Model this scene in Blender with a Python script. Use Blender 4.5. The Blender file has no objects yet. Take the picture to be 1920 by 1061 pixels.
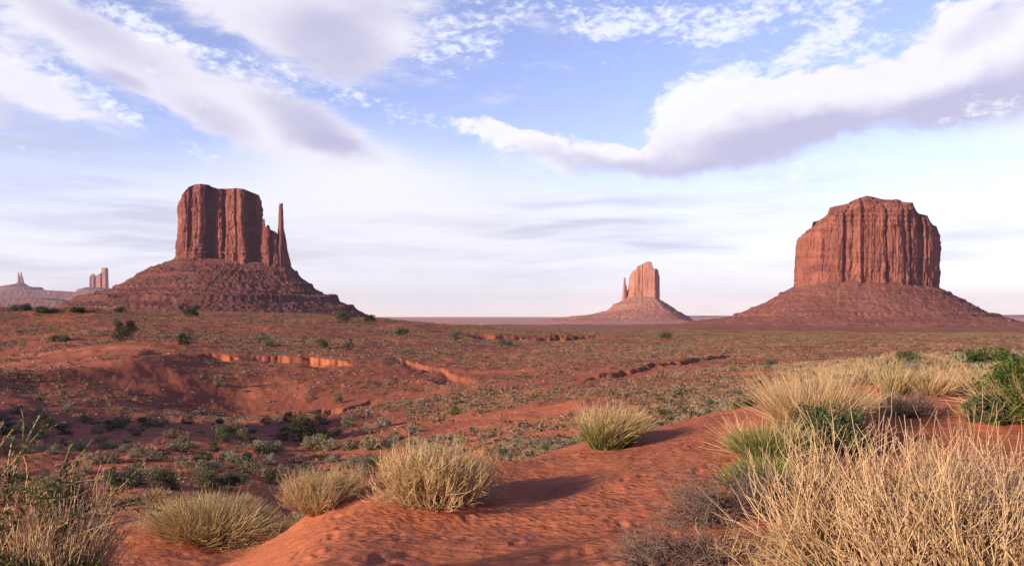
import bpy, math, random
import numpy as np
from math import radians as R
C = bpy.context.scene.collection
SC = bpy.context.scene
F = 1500.0          # focal length in pixels of the 1920 px wide photograph
HY = 590.0          # height of the horizon in the photograph

# ------------------------------------------------------------------ camera
cam_d = bpy.data.cameras.new('camera'); cam = bpy.data.objects.new('camera', cam_d); C.objects.link(cam)
cam_d.sensor_width = 36.0; cam_d.lens = 36.0 * F / 1920.0
cam_d.shift_y = (HY - 530.5) / 1920.0
cam_d.clip_start = 0.05; cam_d.clip_end = 60000.0
cam.location = (0, 0, 0); cam.rotation_euler = (R(90), 0, 0)
SC.camera = cam
SC.view_settings.view_transform = 'Standard'; SC.view_settings.look = 'None'
SC.view_settings.exposure = 0.45; SC.view_settings.gamma = 1.0
SC.view_settings.use_curve_mapping = False
SC.cycles.use_denoising = True; SC.cycles.denoiser = 'OPENIMAGEDENOISE'; SC.cycles.denoising_prefilter = 'ACCURATE'
SC.cycles.max_bounces = 6; SC.cycles.diffuse_bounces = 3; SC.cycles.transparent_max_bounces = 8
SC.cycles.volume_bounces = 0
SC.cycles.sample_clamp_indirect = 6.0

# ------------------------------------------------------------------ sun
SUN_AZ, SUN_EL = -122.0, 15.0          # degrees clockwise from the view direction (+Y); height
sd = bpy.data.lights.new('sun', 'SUN'); sd.energy = 5.0; sd.angle = R(1.5); sd.color = (1.0, 0.80, 0.58)
sun = bpy.data.objects.new('sun', sd); C.objects.link(sun)
_a, _e = R(SUN_AZ), R(SUN_EL)
sun_dir = (math.sin(_a) * math.cos(_e), math.cos(_a) * math.cos(_e), math.sin(_e))
from mathutils import Vector, Matrix
sun.rotation_euler = Vector(sun_dir).to_track_quat('Z', 'Y').to_euler()
sun.location = (-60, -40, 60)

# ------------------------------------------------------------------ world: physical sky with clouds laid out by direction
class NT:
    def __init__(s, tree): s.t = tree; s.n = tree.nodes; s.l = tree.links
    def add(s, typ, **kw):
        nd = s.n.new(typ)
        for k, v in kw.items(): setattr(nd, k, v)
        return nd
    def link(s, a, b): s.l.new(a, b)
    def put(s, sock, v):
        if hasattr(v, 'is_linked') or isinstance(v, bpy.types.NodeSocket): s.l.new(v, sock)
        else: sock.default_value = v
    def math(s, op, a, b=0.0, c=0.0, clamp=False):
        nd = s.n.new('ShaderNodeMath'); nd.operation = op; nd.use_clamp = clamp
        s.put(nd.inputs[0], a); s.put(nd.inputs[1], b)
        if op in ('MULTIPLY_ADD', 'WRAP', 'COMPARE', 'SMOOTH_MIN', 'SMOOTH_MAX'): s.put(nd.inputs[2], c)
        return nd.outputs[0]
    def ss(s, v, lo, hi, tlo=0.0, thi=1.0, smooth=True):
        nd = s.n.new('ShaderNodeMapRange'); nd.interpolation_type = 'SMOOTHSTEP' if smooth else 'LINEAR'
        s.put(nd.inputs['Value'], v); nd.inputs['From Min'].default_value = lo; nd.inputs['From Max'].default_value = hi
        nd.inputs['To Min'].default_value = tlo; nd.inputs['To Max'].default_value = thi
        return nd.outputs[0]
    def noise(s, vec, scale, detail=4.0, rough=0.5, dist=0.0, lac=2.0):
        nd = s.n.new('ShaderNodeTexNoise'); s.put(nd.inputs['Vector'], vec)
        nd.inputs['Scale'].default_value = scale; nd.inputs['Detail'].default_value = detail
        nd.inputs['Roughness'].default_value = rough; nd.inputs['Distortion'].default_value = dist
        nd.inputs['Lacunarity'].default_value = lac
        return nd.outputs['Fac'] if 'Fac' in nd.outputs else nd.outputs[0]
    def mapping(s, vec, loc=(0,0,0), rot=(0,0,0), scale=(1,1,1), typ='POINT'):
        nd = s.n.new('ShaderNodeMapping'); nd.vector_type = typ; s.put(nd.inputs[0], vec)
        nd.inputs['Location'].default_value = loc; nd.inputs['Rotation'].default_value = rot; nd.inputs['Scale'].default_value = scale
        return nd.outputs[0]
    def mix(s, f, a, b, mode='MIX'):
        nd = s.n.new('ShaderNodeMix'); nd.data_type = 'RGBA'; nd.blend_type = mode
        s.put(nd.inputs['Factor'], f)
        for nm, v in (('A', a), ('B', b)):
            sk = [i for i in nd.inputs if i.name == nm and i.type == 'RGBA'][0]
            if isinstance(v, tuple): v = tuple(v) + ((1.0,) if len(v) == 3 else ())
            s.put(sk, v)
        return [o for o in nd.outputs if o.type == 'RGBA'][0]
    def comb(s, x, y, z=0.0):
        nd = s.n.new('ShaderNodeCombineXYZ'); s.put(nd.inputs[0], x); s.put(nd.inputs[1], y); s.put(nd.inputs[2], z); return nd.outputs[0]
    def sep(s, v):
        nd = s.n.new('ShaderNodeSeparateXYZ'); s.put(nd.inputs[0], v); return nd.outputs

W = bpy.data.worlds.new('World'); SC.world = W; W.use_nodes = True
SKY_STRENGTH = 0.10
def build_world():
    t = NT(W.node_tree); t.n.clear()
    out = t.add('ShaderNodeOutputWorld'); bg = t.add('ShaderNodeBackground')
    t.link(bg.outputs[0], out.inputs[0]); bg.inputs[1].default_value = SKY_STRENGTH
    sky = t.add('ShaderNodeTexSky', sky_type='NISHITA')
    sky.sun_disc = False; sky.sun_elevation = R(SUN_EL); sky.sun_rotation = R(SUN_AZ)
    sky.altitude = 1700; sky.air_density = 1.0; sky.dust_density = 0.6; sky.ozone_density = 2.0
    g = t.add('ShaderNodeTexCoord').outputs['Generated']
    x, y, z = t.sep(g)
    az = t.math('ARCTAN2', x, y)
    el = t.math('DIVIDE', z, t.math('SQRT', t.math('ADD', t.math('ADD', t.math('MULTIPLY', x, x), t.math('MULTIPLY', y, y)), 1e-6)))
    p0 = t.comb(az, el, 0.0)
    def nv(vec, scale, detail, rough=0.5):
        nd = t.add('ShaderNodeTexNoise'); t.put(nd.inputs['Vector'], vec)
        nd.inputs['Scale'].default_value = scale; nd.inputs['Detail'].default_value = detail; nd.inputs['Roughness'].default_value = rough
        return nd.outputs['Color']
    def warp(p, scale, detail, amt, rough=0.55, aniso=(1,1,1)):
        c = nv(t.mapping(p, scale=aniso), scale, detail, rough)
        sub = t.add('ShaderNodeVectorMath', operation='SUBTRACT'); t.put(sub.inputs[0], c); sub.inputs[1].default_value = (.5,.5,.5)
        ml = t.add('ShaderNodeVectorMath', operation='MULTIPLY'); t.link(sub.outputs[0], ml.inputs[0]); ml.inputs[1].default_value = (amt, amt, 0)
        ad = t.add('ShaderNodeVectorMath', operation='ADD'); t.put(ad.inputs[0], p); t.link(ml.outputs[0], ad.inputs[1])
        return ad.outputs[0]
    def blobs(p, lst):
        acc = None
        for (px, py, rx, ry, rot, st) in lst:
            a0 = math.atan((px - 960) / F); e0 = (HY - py) / F * math.cos(a0)
            m = t.mapping(p, (a0, e0, 0), (0, 0, R(rot)), (rx / F, ry / F, 1), 'TEXTURE')
            ln = t.add('ShaderNodeVectorMath', operation='LENGTH'); t.link(m, ln.inputs[0])
            v = t.ss(ln.outputs['Value'], 0.15, 1.0, st, 0.0)
            acc = v if acc is None else t.math('ADD', acc, v)
        return acc
    K = 1.0 / SKY_STRENGTH
    col = lambda r, g_, b: (r * K, g_ * K, b * K, 1)
    # clear-sky radiance, brought a little towards the photograph's exposure
    # horizon veil of thin high cloud
    wide = warp(p0, 3.0, 4, 0.10)
    veil_n = t.noise(t.mapping(p0, scale=(1.6, 9.0, 1)), 2.2, 6, 0.55)
    front = t.ss(t.math('ABSOLUTE', az), 0.9, 1.7, 1.0, 0.0)          # the cloud sheet hangs over this part of the valley
    thin = t.math('MULTIPLY', t.ss(t.math('ABSOLUTE', az), 0.8, 1.6, 1.0, 0.0), t.ss(el, 0.6, 1.3, 1.0, 0.0))    # front sky gain raised; unseen sky kept dimmer and violet for deeper purple shade
    gain = t.mix(1.0, sky.outputs[0], t.mix(thin, (1.25, .92, 1.22), SKYGAIN), 'MULTIPLY')
    v_h = t.ss(el, 0.0, 0.30, 1.0, 0.0)
    glow = blobs(wide, [(740, 390, 520, 190, -4, 1.0), (300, 430, 700, 170, 3, .55), (1150, 470, 760, 190, 2, .42), (640, 300, 300, 90, -18, .5), (1800, 560, 500, 120, 0, .2), (1300, 400, 420, 110, 0, .25)])
    veil = t.math('ADD', t.math('MULTIPLY', v_h, 0.66), t.math('MULTIPLY', glow, 0.52))
    veil = t.math('ADD', veil, t.math('MULTIPLY', t.math('SUBTRACT', veil_n, 0.5), 0.45))
    veil = t.math('MULTIPLY', t.ss(veil, 0.0, 1.15, 0, 1), t.math('MULTIPLY', front, 0.97))
    c = t.mix(veil, gain, col(.73, .73, .79))
    # grey-lavender streaks inside the veil
    st_n = t.noise(t.mapping(warp(p0, 2.5, 3, 0.05), rot=(0, 0, R(5)), scale=(1.2, 13.0, 1)), 2.6, 6, 0.55)
    st_m = blobs(wide, [(120, 270, 420, 110, -20, 1.0), (180, 400, 640, 160, -6, .8), (250, 500, 620, 90, 0, .55), (900, 430, 520, 80, 2, .4), (1200, 390, 520, 120, 3, .9), (1250, 480, 760, 90, 0, .65), (1780, 480, 460, 110, 0, .55), (150, 500, 400, 90, 0, .35)])
    st = t.math('MULTIPLY', t.ss(st_n, 0.40, 0.68, 0, 1), st_m, 0, True)
    c = t.mix(t.math('MULTIPLY', st, 0.68), c, col(.44, .45, .59))
    # big soft clouds (upper left) and the long heaped cloud (right)
    soft_w = warp(warp(p0, 4.0, 3, 0.09), 18.0, 5, 0.030)
    streak = t.noise(t.mapping(warp(p0, 9.0, 4, 0.05), rot=(0, 0, R(26)), scale=(1.0, 4.0, 1)), 11.0, 10, 0.68)
    soft_n = t.noise(t.mapping(warp(p0, 5.0, 2, 0.05), rot=(0, 0, R(24)), scale=(1.0, 2.4, 1)), 4.5, 8, 0.58)
    soft_l = [(590, 70, 270, 130, -14, 1.5), (430, 20, 260, 80, -10, .9), (720, 20, 170, 110, 0, .8), (250, 115, 380, 58, -26, 1.1), (430, 195, 330, 72, -24, 1.3), (620, 255, 190, 58, -28, .9), (110, 50, 300, 75, -22, .75), (50, 170, 240, 40, -14, .7), (-150, 120, 300, 160, 0, 1.0)]
    soft = t.math('ADD', blobs(soft_w, soft_l), t.math('ADD', t.math('MULTIPLY', t.math('SUBTRACT', soft_n, 0.5), 1.3), t.math('MULTIPLY', t.math('SUBTRACT', streak, 0.5), 2.3)))
    soft_a = t.math('MULTIPLY', t.ss(soft, 0.1, 1.1, 0, 1), 0.93)
    shade = blobs(wide, [(620, 105, 200, 90, -16, 1.0), (660, 20, 170, 90, 0, .6), (420, 222, 120, 36, -24, .7), (590, 240, 150, 52, -30, 1.0), (640, 285, 120, 30, -12, .7), (160, 45, 200, 45, -24, .7), (240, 145, 70, 20, -24, .8), (60, 215, 200, 30, -14, .6), (100, 300, 200, 20, -14, .5)])
    sh_n = t.noise(t.mapping(soft_w, rot=(0, 0, R(20)), scale=(1.0, 2.4, 1)), 7.0, 6, 0.55)
    shade = t.math('ADD', shade, t.math('MULTIPLY', t.math('SUBTRACT', sh_n, 0.5), 1.2))
    c = t.mix(soft_a, c, t.mix(t.ss(shade, -0.5, 1.5, 0, 1), col(.75, .72, .78), col(.41, .40, .56)))
    heap_w = warp(warp(p0, 9.0, 3, 0.045), 34.0, 5, 0.020)
    hn = t.noise(t.mapping(heap_w, rot=(0, 0, R(-16)), scale=(1.0, 1.8, 1)), 24.0, 8, 0.62)
    hn2 = t.noise(t.mapping(heap_w, rot=(0, 0, R(-16)), scale=(1.0, 1.6, 1)), 5.5, 4, 0.5)
    heap_l = [(1420, 225, 270, 105, 6, 1.4), (1640, 180, 310, 92, 11, 1.45), (1880, 140, 270, 105, 8, 1.5), (1320, 215, 130, 90, 25, 1.1), (1300, 180, 80, 50, 0, .6), (1090, 285, 300, 46, -9, 1.15), (930, 250, 160, 26, -10, .75), (2150, 120, 300, 180, 0, 1.4), (1200, 310, 330, 44, -2, .9), (1380, 285, 260, 50, 6, .8), (1840, 25, 200, 55, 10, .75)]
    heap = t.math('ADD', blobs(heap_w, heap_l), t.math('ADD', t.math('MULTIPLY', t.math('SUBTRACT', hn, 0.5), 2.3), t.math('MULTIPLY', t.math('SUBTRACT', hn2, 0.5), .9)))
    soft_low = blobs(wide, [(1430, 320, 480, 95, 7, 1.1), (1720, 265, 380, 95, 12, 1.1), (1090, 330, 360, 60, -6, 1.1)])
    heap_a = t.mix(t.ss(soft_low, 0, .8), t.ss(heap, 0.28, 0.85, 0, 1), t.ss(heap, -0.1, 1.75, 0, 1))
    heap_s = blobs(soft_w, [(1430, 280, 260, 75, 6, 1.2), (1650, 240, 290, 75, 12, 1.2), (1880, 180, 230, 80, 10, 1.0), (1100, 305, 190, 28, -8, .8), (1860, 40, 130, 40, 15, .5), (1250, 320, 200, 30, 0, .6)])
    heap_s = t.math('ADD', heap_s, t.math('MULTIPLY', t.math('SUBTRACT', hn, 0.5), -0.9))
    c = t.mix(t.math('MULTIPLY', heap_a, 0.93), c, t.mix(t.ss(heap_s, -0.35, 1.5, 0, 1), col(.80, .77, .80), col(.44, .42, .57)))
    # fleecy, crisp little clouds
    pw = warp(p0, 22.0, 4, 0.02)
    n1 = t.noise(t.mapping(pw, rot=(0, 0, R(-22)), scale=(1.0, 1.9, 1)), 60.0, 6, 0.62)
    n2 = t.noise(t.mapping(pw, rot=(0, 0, R(-25)), scale=(1.0, 1.6, 1)), 20.0, 5, 0.6)
    puff_l = [(880, 40, 190, 95, 0, .80), (1120, 25, 230, 80, -6, .78), (1300, 45, 240, 55, 8, .75), (1480, 30, 220, 60, 12, .74), (1600, 40, 180, 60, 25, .8), (1330, 85, 130, 40, 10, .6), (1120, 75, 120, 34, 0, .55), (900, 110, 90, 40, 0, .6),
              (1320, 160, 130, 50, 20, .95), (1460, 128, 220, 40, 14, .95), (1240, 230, 60, 60, 40, .8), (1265, 205, 70, 55, 40, .75), (1640, 100, 160, 36, 14, .9), (1830, 215, 130, 40, 12, .85), (1530, 300, 130, 34, 6, .8), (1640, 305, 90, 20, 0, .6), (1860, 355, 110, 22, 0, .75), (1440, 330, 120, 24, 0, .6),
              (850, 235, 190, 36, -12, .85), (800, 110, 90, 70, -10, .75), (430, 128, 240, 34, -24, .74), (620, 182, 260, 36, -20, .76), (230, 25, 240, 40, -24, .74), (100, 128, 240, 40, -22, .74), (330, 240, 260, 26, -24, .5)]
    puff = t.math('ADD', blobs(wide, puff_l), t.math('ADD', t.math('MULTIPLY', t.math('SUBTRACT', n1, 0.5), 2.8), t.math('MULTIPLY', t.math('SUBTRACT', n2, 0.5), 1.7)))
    puff_a = t.math('MULTIPLY', t.ss(puff, 0.50, 1.45, 0, 1), 0.82)
    c = t.mix(puff_a, c, col(.74, .76, .82))
    t.link(c, bg.inputs[0])
SKYGAIN = (2.45, 1.82, 1.98, 1)
build_world()
W.cycles.sampling_method = 'MANUAL'; W.cycles.sample_map_resolution = 512

# ------------------------------------------------------------------ numeric helpers
rng = np.random.default_rng(7); random.seed(7)
_perm = np.random.default_rng(3).permutation(256).astype(np.int32); _perm = np.concatenate([_perm, _perm, _perm])
_gr = np.random.default_rng(5).normal(size=(256, 3)); _gr /= np.linalg.norm(_gr, axis=1)[:, None]; _gr = _gr.astype(np.float32)
def pn(x, y, z=0.0):
    """gradient noise, about -1..1"""
    x, y, z = np.broadcast_arrays(np.asarray(x, np.float32), np.asarray(y, np.float32), np.asarray(z, np.float32))
    xi, yi, zi = np.floor(x).astype(np.int32), np.floor(y).astype(np.int32), np.floor(z).astype(np.int32)
    xf, yf, zf = x - xi, y - yi, z - zi
    xi &= 255; yi &= 255; zi &= 255
    u, v, w = (q * q * q * (q * (q * 6 - 15) + 10) for q in (xf, yf, zf))
    def g(i, j, k):
        h = _perm[_perm[_perm[xi + i] + yi + j] + zi + k]; a = _gr[h]
        return a[..., 0] * (xf - i) + a[..., 1] * (yf - j) + a[..., 2] * (zf - k)
    l = lambda a, b, q: a + (b - a) * q
    return 1.6 * l(l(l(g(0,0,0), g(1,0,0), u), l(g(0,1,0), g(1,1,0), u), v), l(l(g(0,0,1), g(1,0,1), u), l(g(0,1,1), g(1,1,1), u), v), w)
def fbm(x, y, z=0.0, o=4, gain=0.5, ridge=False):
    a, s, f = 1.0, 0.0, 1.0
    for i in range(o):
        n = pn(np.asarray(x) * f + 17.3 * i, np.asarray(y) * f - 9.1 * i, np.asarray(z) * f + 3.7 * i)
        s = s + a * ((1 - 2 * np.abs(n)) if ridge else n); a *= gain; f *= 2.03
    return s
def sst(a, b, x):
    t_ = np.clip((np.asarray(x) - a) / (b - a), 0, 1); return t_ * t_ * (3 - 2 * t_)

def mesh_obj(name, V, faces, mats, parent=None, smooth=False, attrs=None, mat_idx=None):
    """faces: (n,4) or (n,3) array, or a list of such arrays"""
    if not isinstance(faces, list): faces = [faces]
    me = bpy.data.meshes.new(name)
    V = np.asarray(V, np.float32).reshape(-1, 3)
    me.vertices.add(len(V)); me.vertices.foreach_set('co', V.ravel())
    li = np.concatenate([f.ravel() for f in faces]).astype(np.int32)
    tot = np.concatenate([np.full(len(f), f.shape[1], np.int32) for f in faces])
    st = np.concatenate([[0], np.cumsum(tot)[:-1]]).astype(np.int32)
    me.loops.add(len(li)); me.loops.foreach_set('vertex_index', li)
    me.polygons.add(len(tot)); me.polygons.foreach_set('loop_start', st); me.polygons.foreach_set('loop_total', tot)
    if mat_idx is not None: me.polygons.foreach_set('material_index', np.asarray(mat_idx, np.int32))
    if smooth: me.polygons.foreach_set('use_smooth', np.ones(len(tot), bool))
    for k, v in (attrs or {}).items():
        a = me.attributes.new(k, 'FLOAT', 'POINT'); a.data.foreach_set('value', np.asarray(v, np.float32).ravel())
    me.update(calc_edges=True)
    for m in (mats if isinstance(mats, (list, tuple)) else [mats]): me.materials.append(m)
    ob = bpy.data.objects.new(name, me); C.objects.link(ob)
    if parent is not None: ob.parent = parent
    return ob
def grid_faces(n, m, wrap=False):
    i = np.arange(n - 1)[:, None]; j = np.arange(m if wrap else m - 1)[None, :]; j2 = (j + 1) % m
    return np.stack([i * m + j, i * m + j2, (i + 1) * m + j2, (i + 1) * m + j], -1).reshape(-1, 4)
def tag(o, label=None, cat=None, group=None, kind=None):
    if label: o['label'] = label
    if cat: o['category'] = cat
    if group: o['group'] = group
    if kind: o['kind'] = kind
    return o
def empty(name, loc=(0, 0, 0), rz=0.0):
    o = bpy.data.objects.new(name, None); o.empty_display_size = .2; C.objects.link(o); o.location = loc; o.rotation_euler = (0, 0, rz); return o

# ------------------------------------------------------------------ materials
def principled(name, rough=0.9, spec=0.15):
    m = bpy.data.materials.new(name); m.use_nodes = True; t = NT(m.node_tree)
    b = m.node_tree.nodes['Principled BSDF']; b.inputs['Roughness'].default_value = rough
    b.inputs['Specular IOR Level'].default_value = spec
    return m, t, b
def bump(t, b, h, strength, dist=1.0, normal=None):
    nd = t.add('ShaderNodeBump'); nd.inputs['Strength'].default_value = strength; nd.inputs['Distance'].default_value = dist
    t.put(nd.inputs['Height'], h)
    if normal is not None: t.link(normal, nd.inputs['Normal'])
    t.link(nd.outputs[0], b.inputs['Normal']); return nd.outputs[0]

def ground_material():
    m, t, b = principled('red_desert_soil', 0.95, 0.08)
    p = t.add('ShaderNodeTexCoord').outputs['Object']
    x, y, z = t.sep(p)
    dist = t.math('SQRT', t.math('ADD', t.math('MULTIPLY', x, x), t.math('MULTIPLY', y, y)))
    n1 = t.noise(p, 0.12, 6, 0.6); n2 = t.noise(p, 1.3, 5, 0.6); n3 = t.noise(p, 14.0, 4, 0.65)
    c = t.mix(t.ss(n1, .38, .62), (.54, .175, .080), (.42, .132, .070))
    c = t.mix(t.math('MULTIPLY', t.ss(n2, .45, .75), .55), c, (.25, .090, .060))
    c = t.mix(t.math('MULTIPLY', t.ss(n3, .5, .8), .35), c, (.55, .21, .115))
    # low cover of dry herbs on the flats beyond the washes
    pf = t.mapping(p, scale=(1, .55, 1))
    f1 = t.noise(pf, 0.5, 6, 0.7); f2 = t.noise(p, .02, 4, 0.55); f3 = t.noise(pf, .16, 5, .65)
    far = t.math('MULTIPLY', t.ss(dist, 110, 380), t.ss(dist, 1500, 2200, 1, .12))
    cover = t.math('MULTIPLY', t.math('MULTIPLY', t.ss(t.math('ADD', f1, t.math('MULTIPLY', t.math('SUBTRACT', f3, .5), .5)), .47, .60), far), t.ss(f2, .30, .55, .35, 1.0))
    c = t.mix(t.math('MULTIPLY', cover, .8), c, t.mix(t.math('MULTIPLY', t.ss(dist, 320, 520), t.ss(dist, 900, 1300, 1, 0)), (.24, .125, .078), (.19, .155, .095)))
    c = t.mix(t.math('MULTIPLY', t.math('MULTIPLY', t.ss(dist, 24, 60), t.ss(t.noise(p, .09, 6, .65), .34, .54)), .80), c, (.27, .088, .054))   # stony pinkish soil
    c = t.mix(t.math('MULTIPLY', t.ss(dist, 1900, 2800), .95), c, (.62, .30, .21))   # paler sand plain, lightened further for haze and low sun
    far2 = t.math('MULTIPLY', t.ss(dist, 600, 1700), t.ss(dist, 1900, 2500, 1, .1))
    c = t.mix(t.math('MULTIPLY', t.math('MULTIPLY', far2, t.ss(t.noise(p, .006, 5, .6), .35, .6)), .45), c, (.22, .145, .085))
    t.link(c, b.inputs['Base Color'])
    r1 = t.noise(t.mapping(p, rot=(0, 0, R(28)), scale=(1, 3.2, 1)), 3.2, 5, .55, .6)
    near = t.ss(dist, 5, 60, 1.0, .35)
    h = t.math('ADD', t.math('MULTIPLY', n3, .016), t.math('ADD', t.math('MULTIPLY', n2, .06), t.math('MULTIPLY', r1, .07)))
    wv = t.add('ShaderNodeTexWave', wave_type='BANDS', bands_direction='X'); t.put(wv.inputs['Vector'], t.mapping(p, rot=(0, 0, R(-35)))); wv.inputs['Scale'].default_value = 3.6; wv.inputs['Distortion'].default_value = 7.0; wv.inputs['Detail'].default_value = 3; wv.inputs['Detail Scale'].default_value = 1.2
    h = t.math('ADD', h, t.math('MULTIPLY', t.math('MULTIPLY', wv.outputs['Fac'], t.ss(n1, .4, .6)), .010))
    h = t.math('ADD', t.math('MULTIPLY', h, near), t.math('MULTIPLY', t.noise(p, 90.0, 3, .7), .0025))
    h = t.math('ADD', h, t.math('MULTIPLY', t.math('MULTIPLY', f1, t.math('MULTIPLY', far, t.ss(dist, 400, 900, 1, .15))), 1.1))
    bump(t, b, h, 0.8, 1.0)
    return m

def rock_material(name, base, dark, light, sc=1.0, streak=0.6, strata=0.5, bs=1.0):
    m, t, b = principled(name, 0.95, 0.08)
    p = t.add('ShaderNodeTexCoord').outputs['Object']
    nb = t.noise(p, .03 * sc, 5, .6)
    c = t.mix(t.ss(nb, .35, .65), base, light)
    # horizontal strata
    sn = t.noise(t.mapping(p, scale=(.12, .12, 1)), .09 * sc, 5, .6)
    c = t.mix(t.math('MULTIPLY', t.ss(sn, .5, .66), strata), c, dark)
    # dark mineral varnish running down the faces
    vn = t.noise(t.mapping(p, scale=(1, 1, .06)), .11 * sc, 6, .62)
    c = t.mix(t.math('MULTIPLY', t.ss(vn, .52, .68), streak), c, dark)
    fn = t.noise(p, .35 * sc, 5, .65)
    c = t.mix(t.math('MULTIPLY', t.ss(fn, .5, .75), .35), c, light)
    t.link(c, b.inputs['Base Color'])
    h = t.math('ADD', t.math('MULTIPLY', vn, 9.0 / sc), t.math('ADD', t.math('MULTIPLY', sn, 3.0 / sc), t.math('MULTIPLY', fn, 4.0 / sc)))
    bump(t, b, h, 0.75 * bs, 1.0)
    return m
def talus_material(name, base, dark, light, sc=1.0):
    m, t, b = principled(name, 0.95, 0.06)
    p = t.add('ShaderNodeTexCoord').outputs['Object']
    n0 = t.noise(p, .02 * sc, 5, .6); n1 = t.noise(p, .12 * sc, 6, .7); n2 = t.noise(p, .5 * sc, 4, .7)
    sn = t.noise(t.mapping(p, scale=(.1, .1, 1)), .10 * sc, 5, .6)
    c = t.mix(t.ss(n0, .35, .65), base, light)
    c = t.mix(t.math('MULTIPLY', t.ss(sn, .48, .62), .5), c, dark)
    c = t.mix(t.math('MULTIPLY', t.ss(n1, .46, .62), .6), c, dark)
    c = t.mix(t.math('MULTIPLY', t.ss(n2, .55, .72), .4), c, light)
    t.link(c, b.inputs['Base Color'])
    bump(t, b, t.math('ADD', t.math('MULTIPLY', n1, 11.0 / sc), t.math('MULTIPLY', n2, 3.5 / sc)), 0.9, 1.0)
    return m

def strand_material(name, base, tip, alt, rough=0.75, trans=0.15, lo=.1, hi=.75):
    """stems and blades: colour runs from root to tip (attribute t), varies per blade (attribute rnd)"""
    m, t, b = principled(name, rough, 0.2)
    at = t.add('ShaderNodeAttribute', attribute_name='t').outputs['Fac']; ar = t.add('ShaderNodeAttribute', attribute_name='rnd').outputs['Fac']
    c = t.mix(t.ss(at, lo, hi, 0, 1), base, tip)
    c = t.mix(t.math('MULTIPLY', t.ss(ar, .45, 1.0), .8), c, alt)
    c = t.mix(t.math('MULTIPLY', t.ss(t.math('FRACT', t.math('MULTIPLY', ar, 7.31)), .45, 1.0), .6), c, tuple(v * .6 for v in base))
    t.link(c, b.inputs['Base Color'])
    if trans: 
        tr = t.add('ShaderNodeBsdfTranslucent'); t.link(c, tr.inputs[0]); mx = t.add('ShaderNodeMixShader'); mx.inputs[0].default_value = trans
        o = m.node_tree.nodes['Material Output']; t.link(b.outputs[0], mx.inputs[1]); t.link(tr.outputs[0], mx.inputs[2]); t.link(mx.outputs[0], o.inputs[0])
    return m
def leaf_material(name, a_, b_, c_, trans=0.15, objvar=0.25):
    m, t, b = principled(name, 0.7, 0.2)
    ar = t.add('ShaderNodeAttribute', attribute_name='rnd').outputs['Fac']; ac = t.add('ShaderNodeAttribute', attribute_name='lump').outputs['Fac']
    c = t.mix(ar, a_, b_); c = t.mix(t.math('MULTIPLY', t.ss(ac, .3, 1.0), .75), c, c_)
    if objvar:
        oi = t.add('ShaderNodeObjectInfo').outputs['Random']
        hsv = t.add('ShaderNodeHueSaturation'); t.put(hsv.inputs['Value'], t.ss(oi, 0, 1, 1 - objvar, 1 + objvar, False)); hsv.inputs['Fac'].default_value = 1
        t.put(hsv.inputs['Saturation'], t.ss(t.math('FRACT', t.math('MULTIPLY', oi, 5.7)), 0, 1, .75, 1.15, False)); t.link(c, hsv.inputs['Color']); c = hsv.outputs[0]
    t.link(c, b.inputs['Base Color'])
    tr = t.add('ShaderNodeBsdfTranslucent'); t.link(c, tr.inputs[0]); mx = t.add('ShaderNodeMixShader'); mx.inputs[0].default_value = trans
    o = m.node_tree.nodes['Material Output']; t.link(b.outputs[0], mx.inputs[1]); t.link(tr.outputs[0], mx.inputs[2]); t.link(mx.outputs[0], o.inputs[0])
    return m

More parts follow.
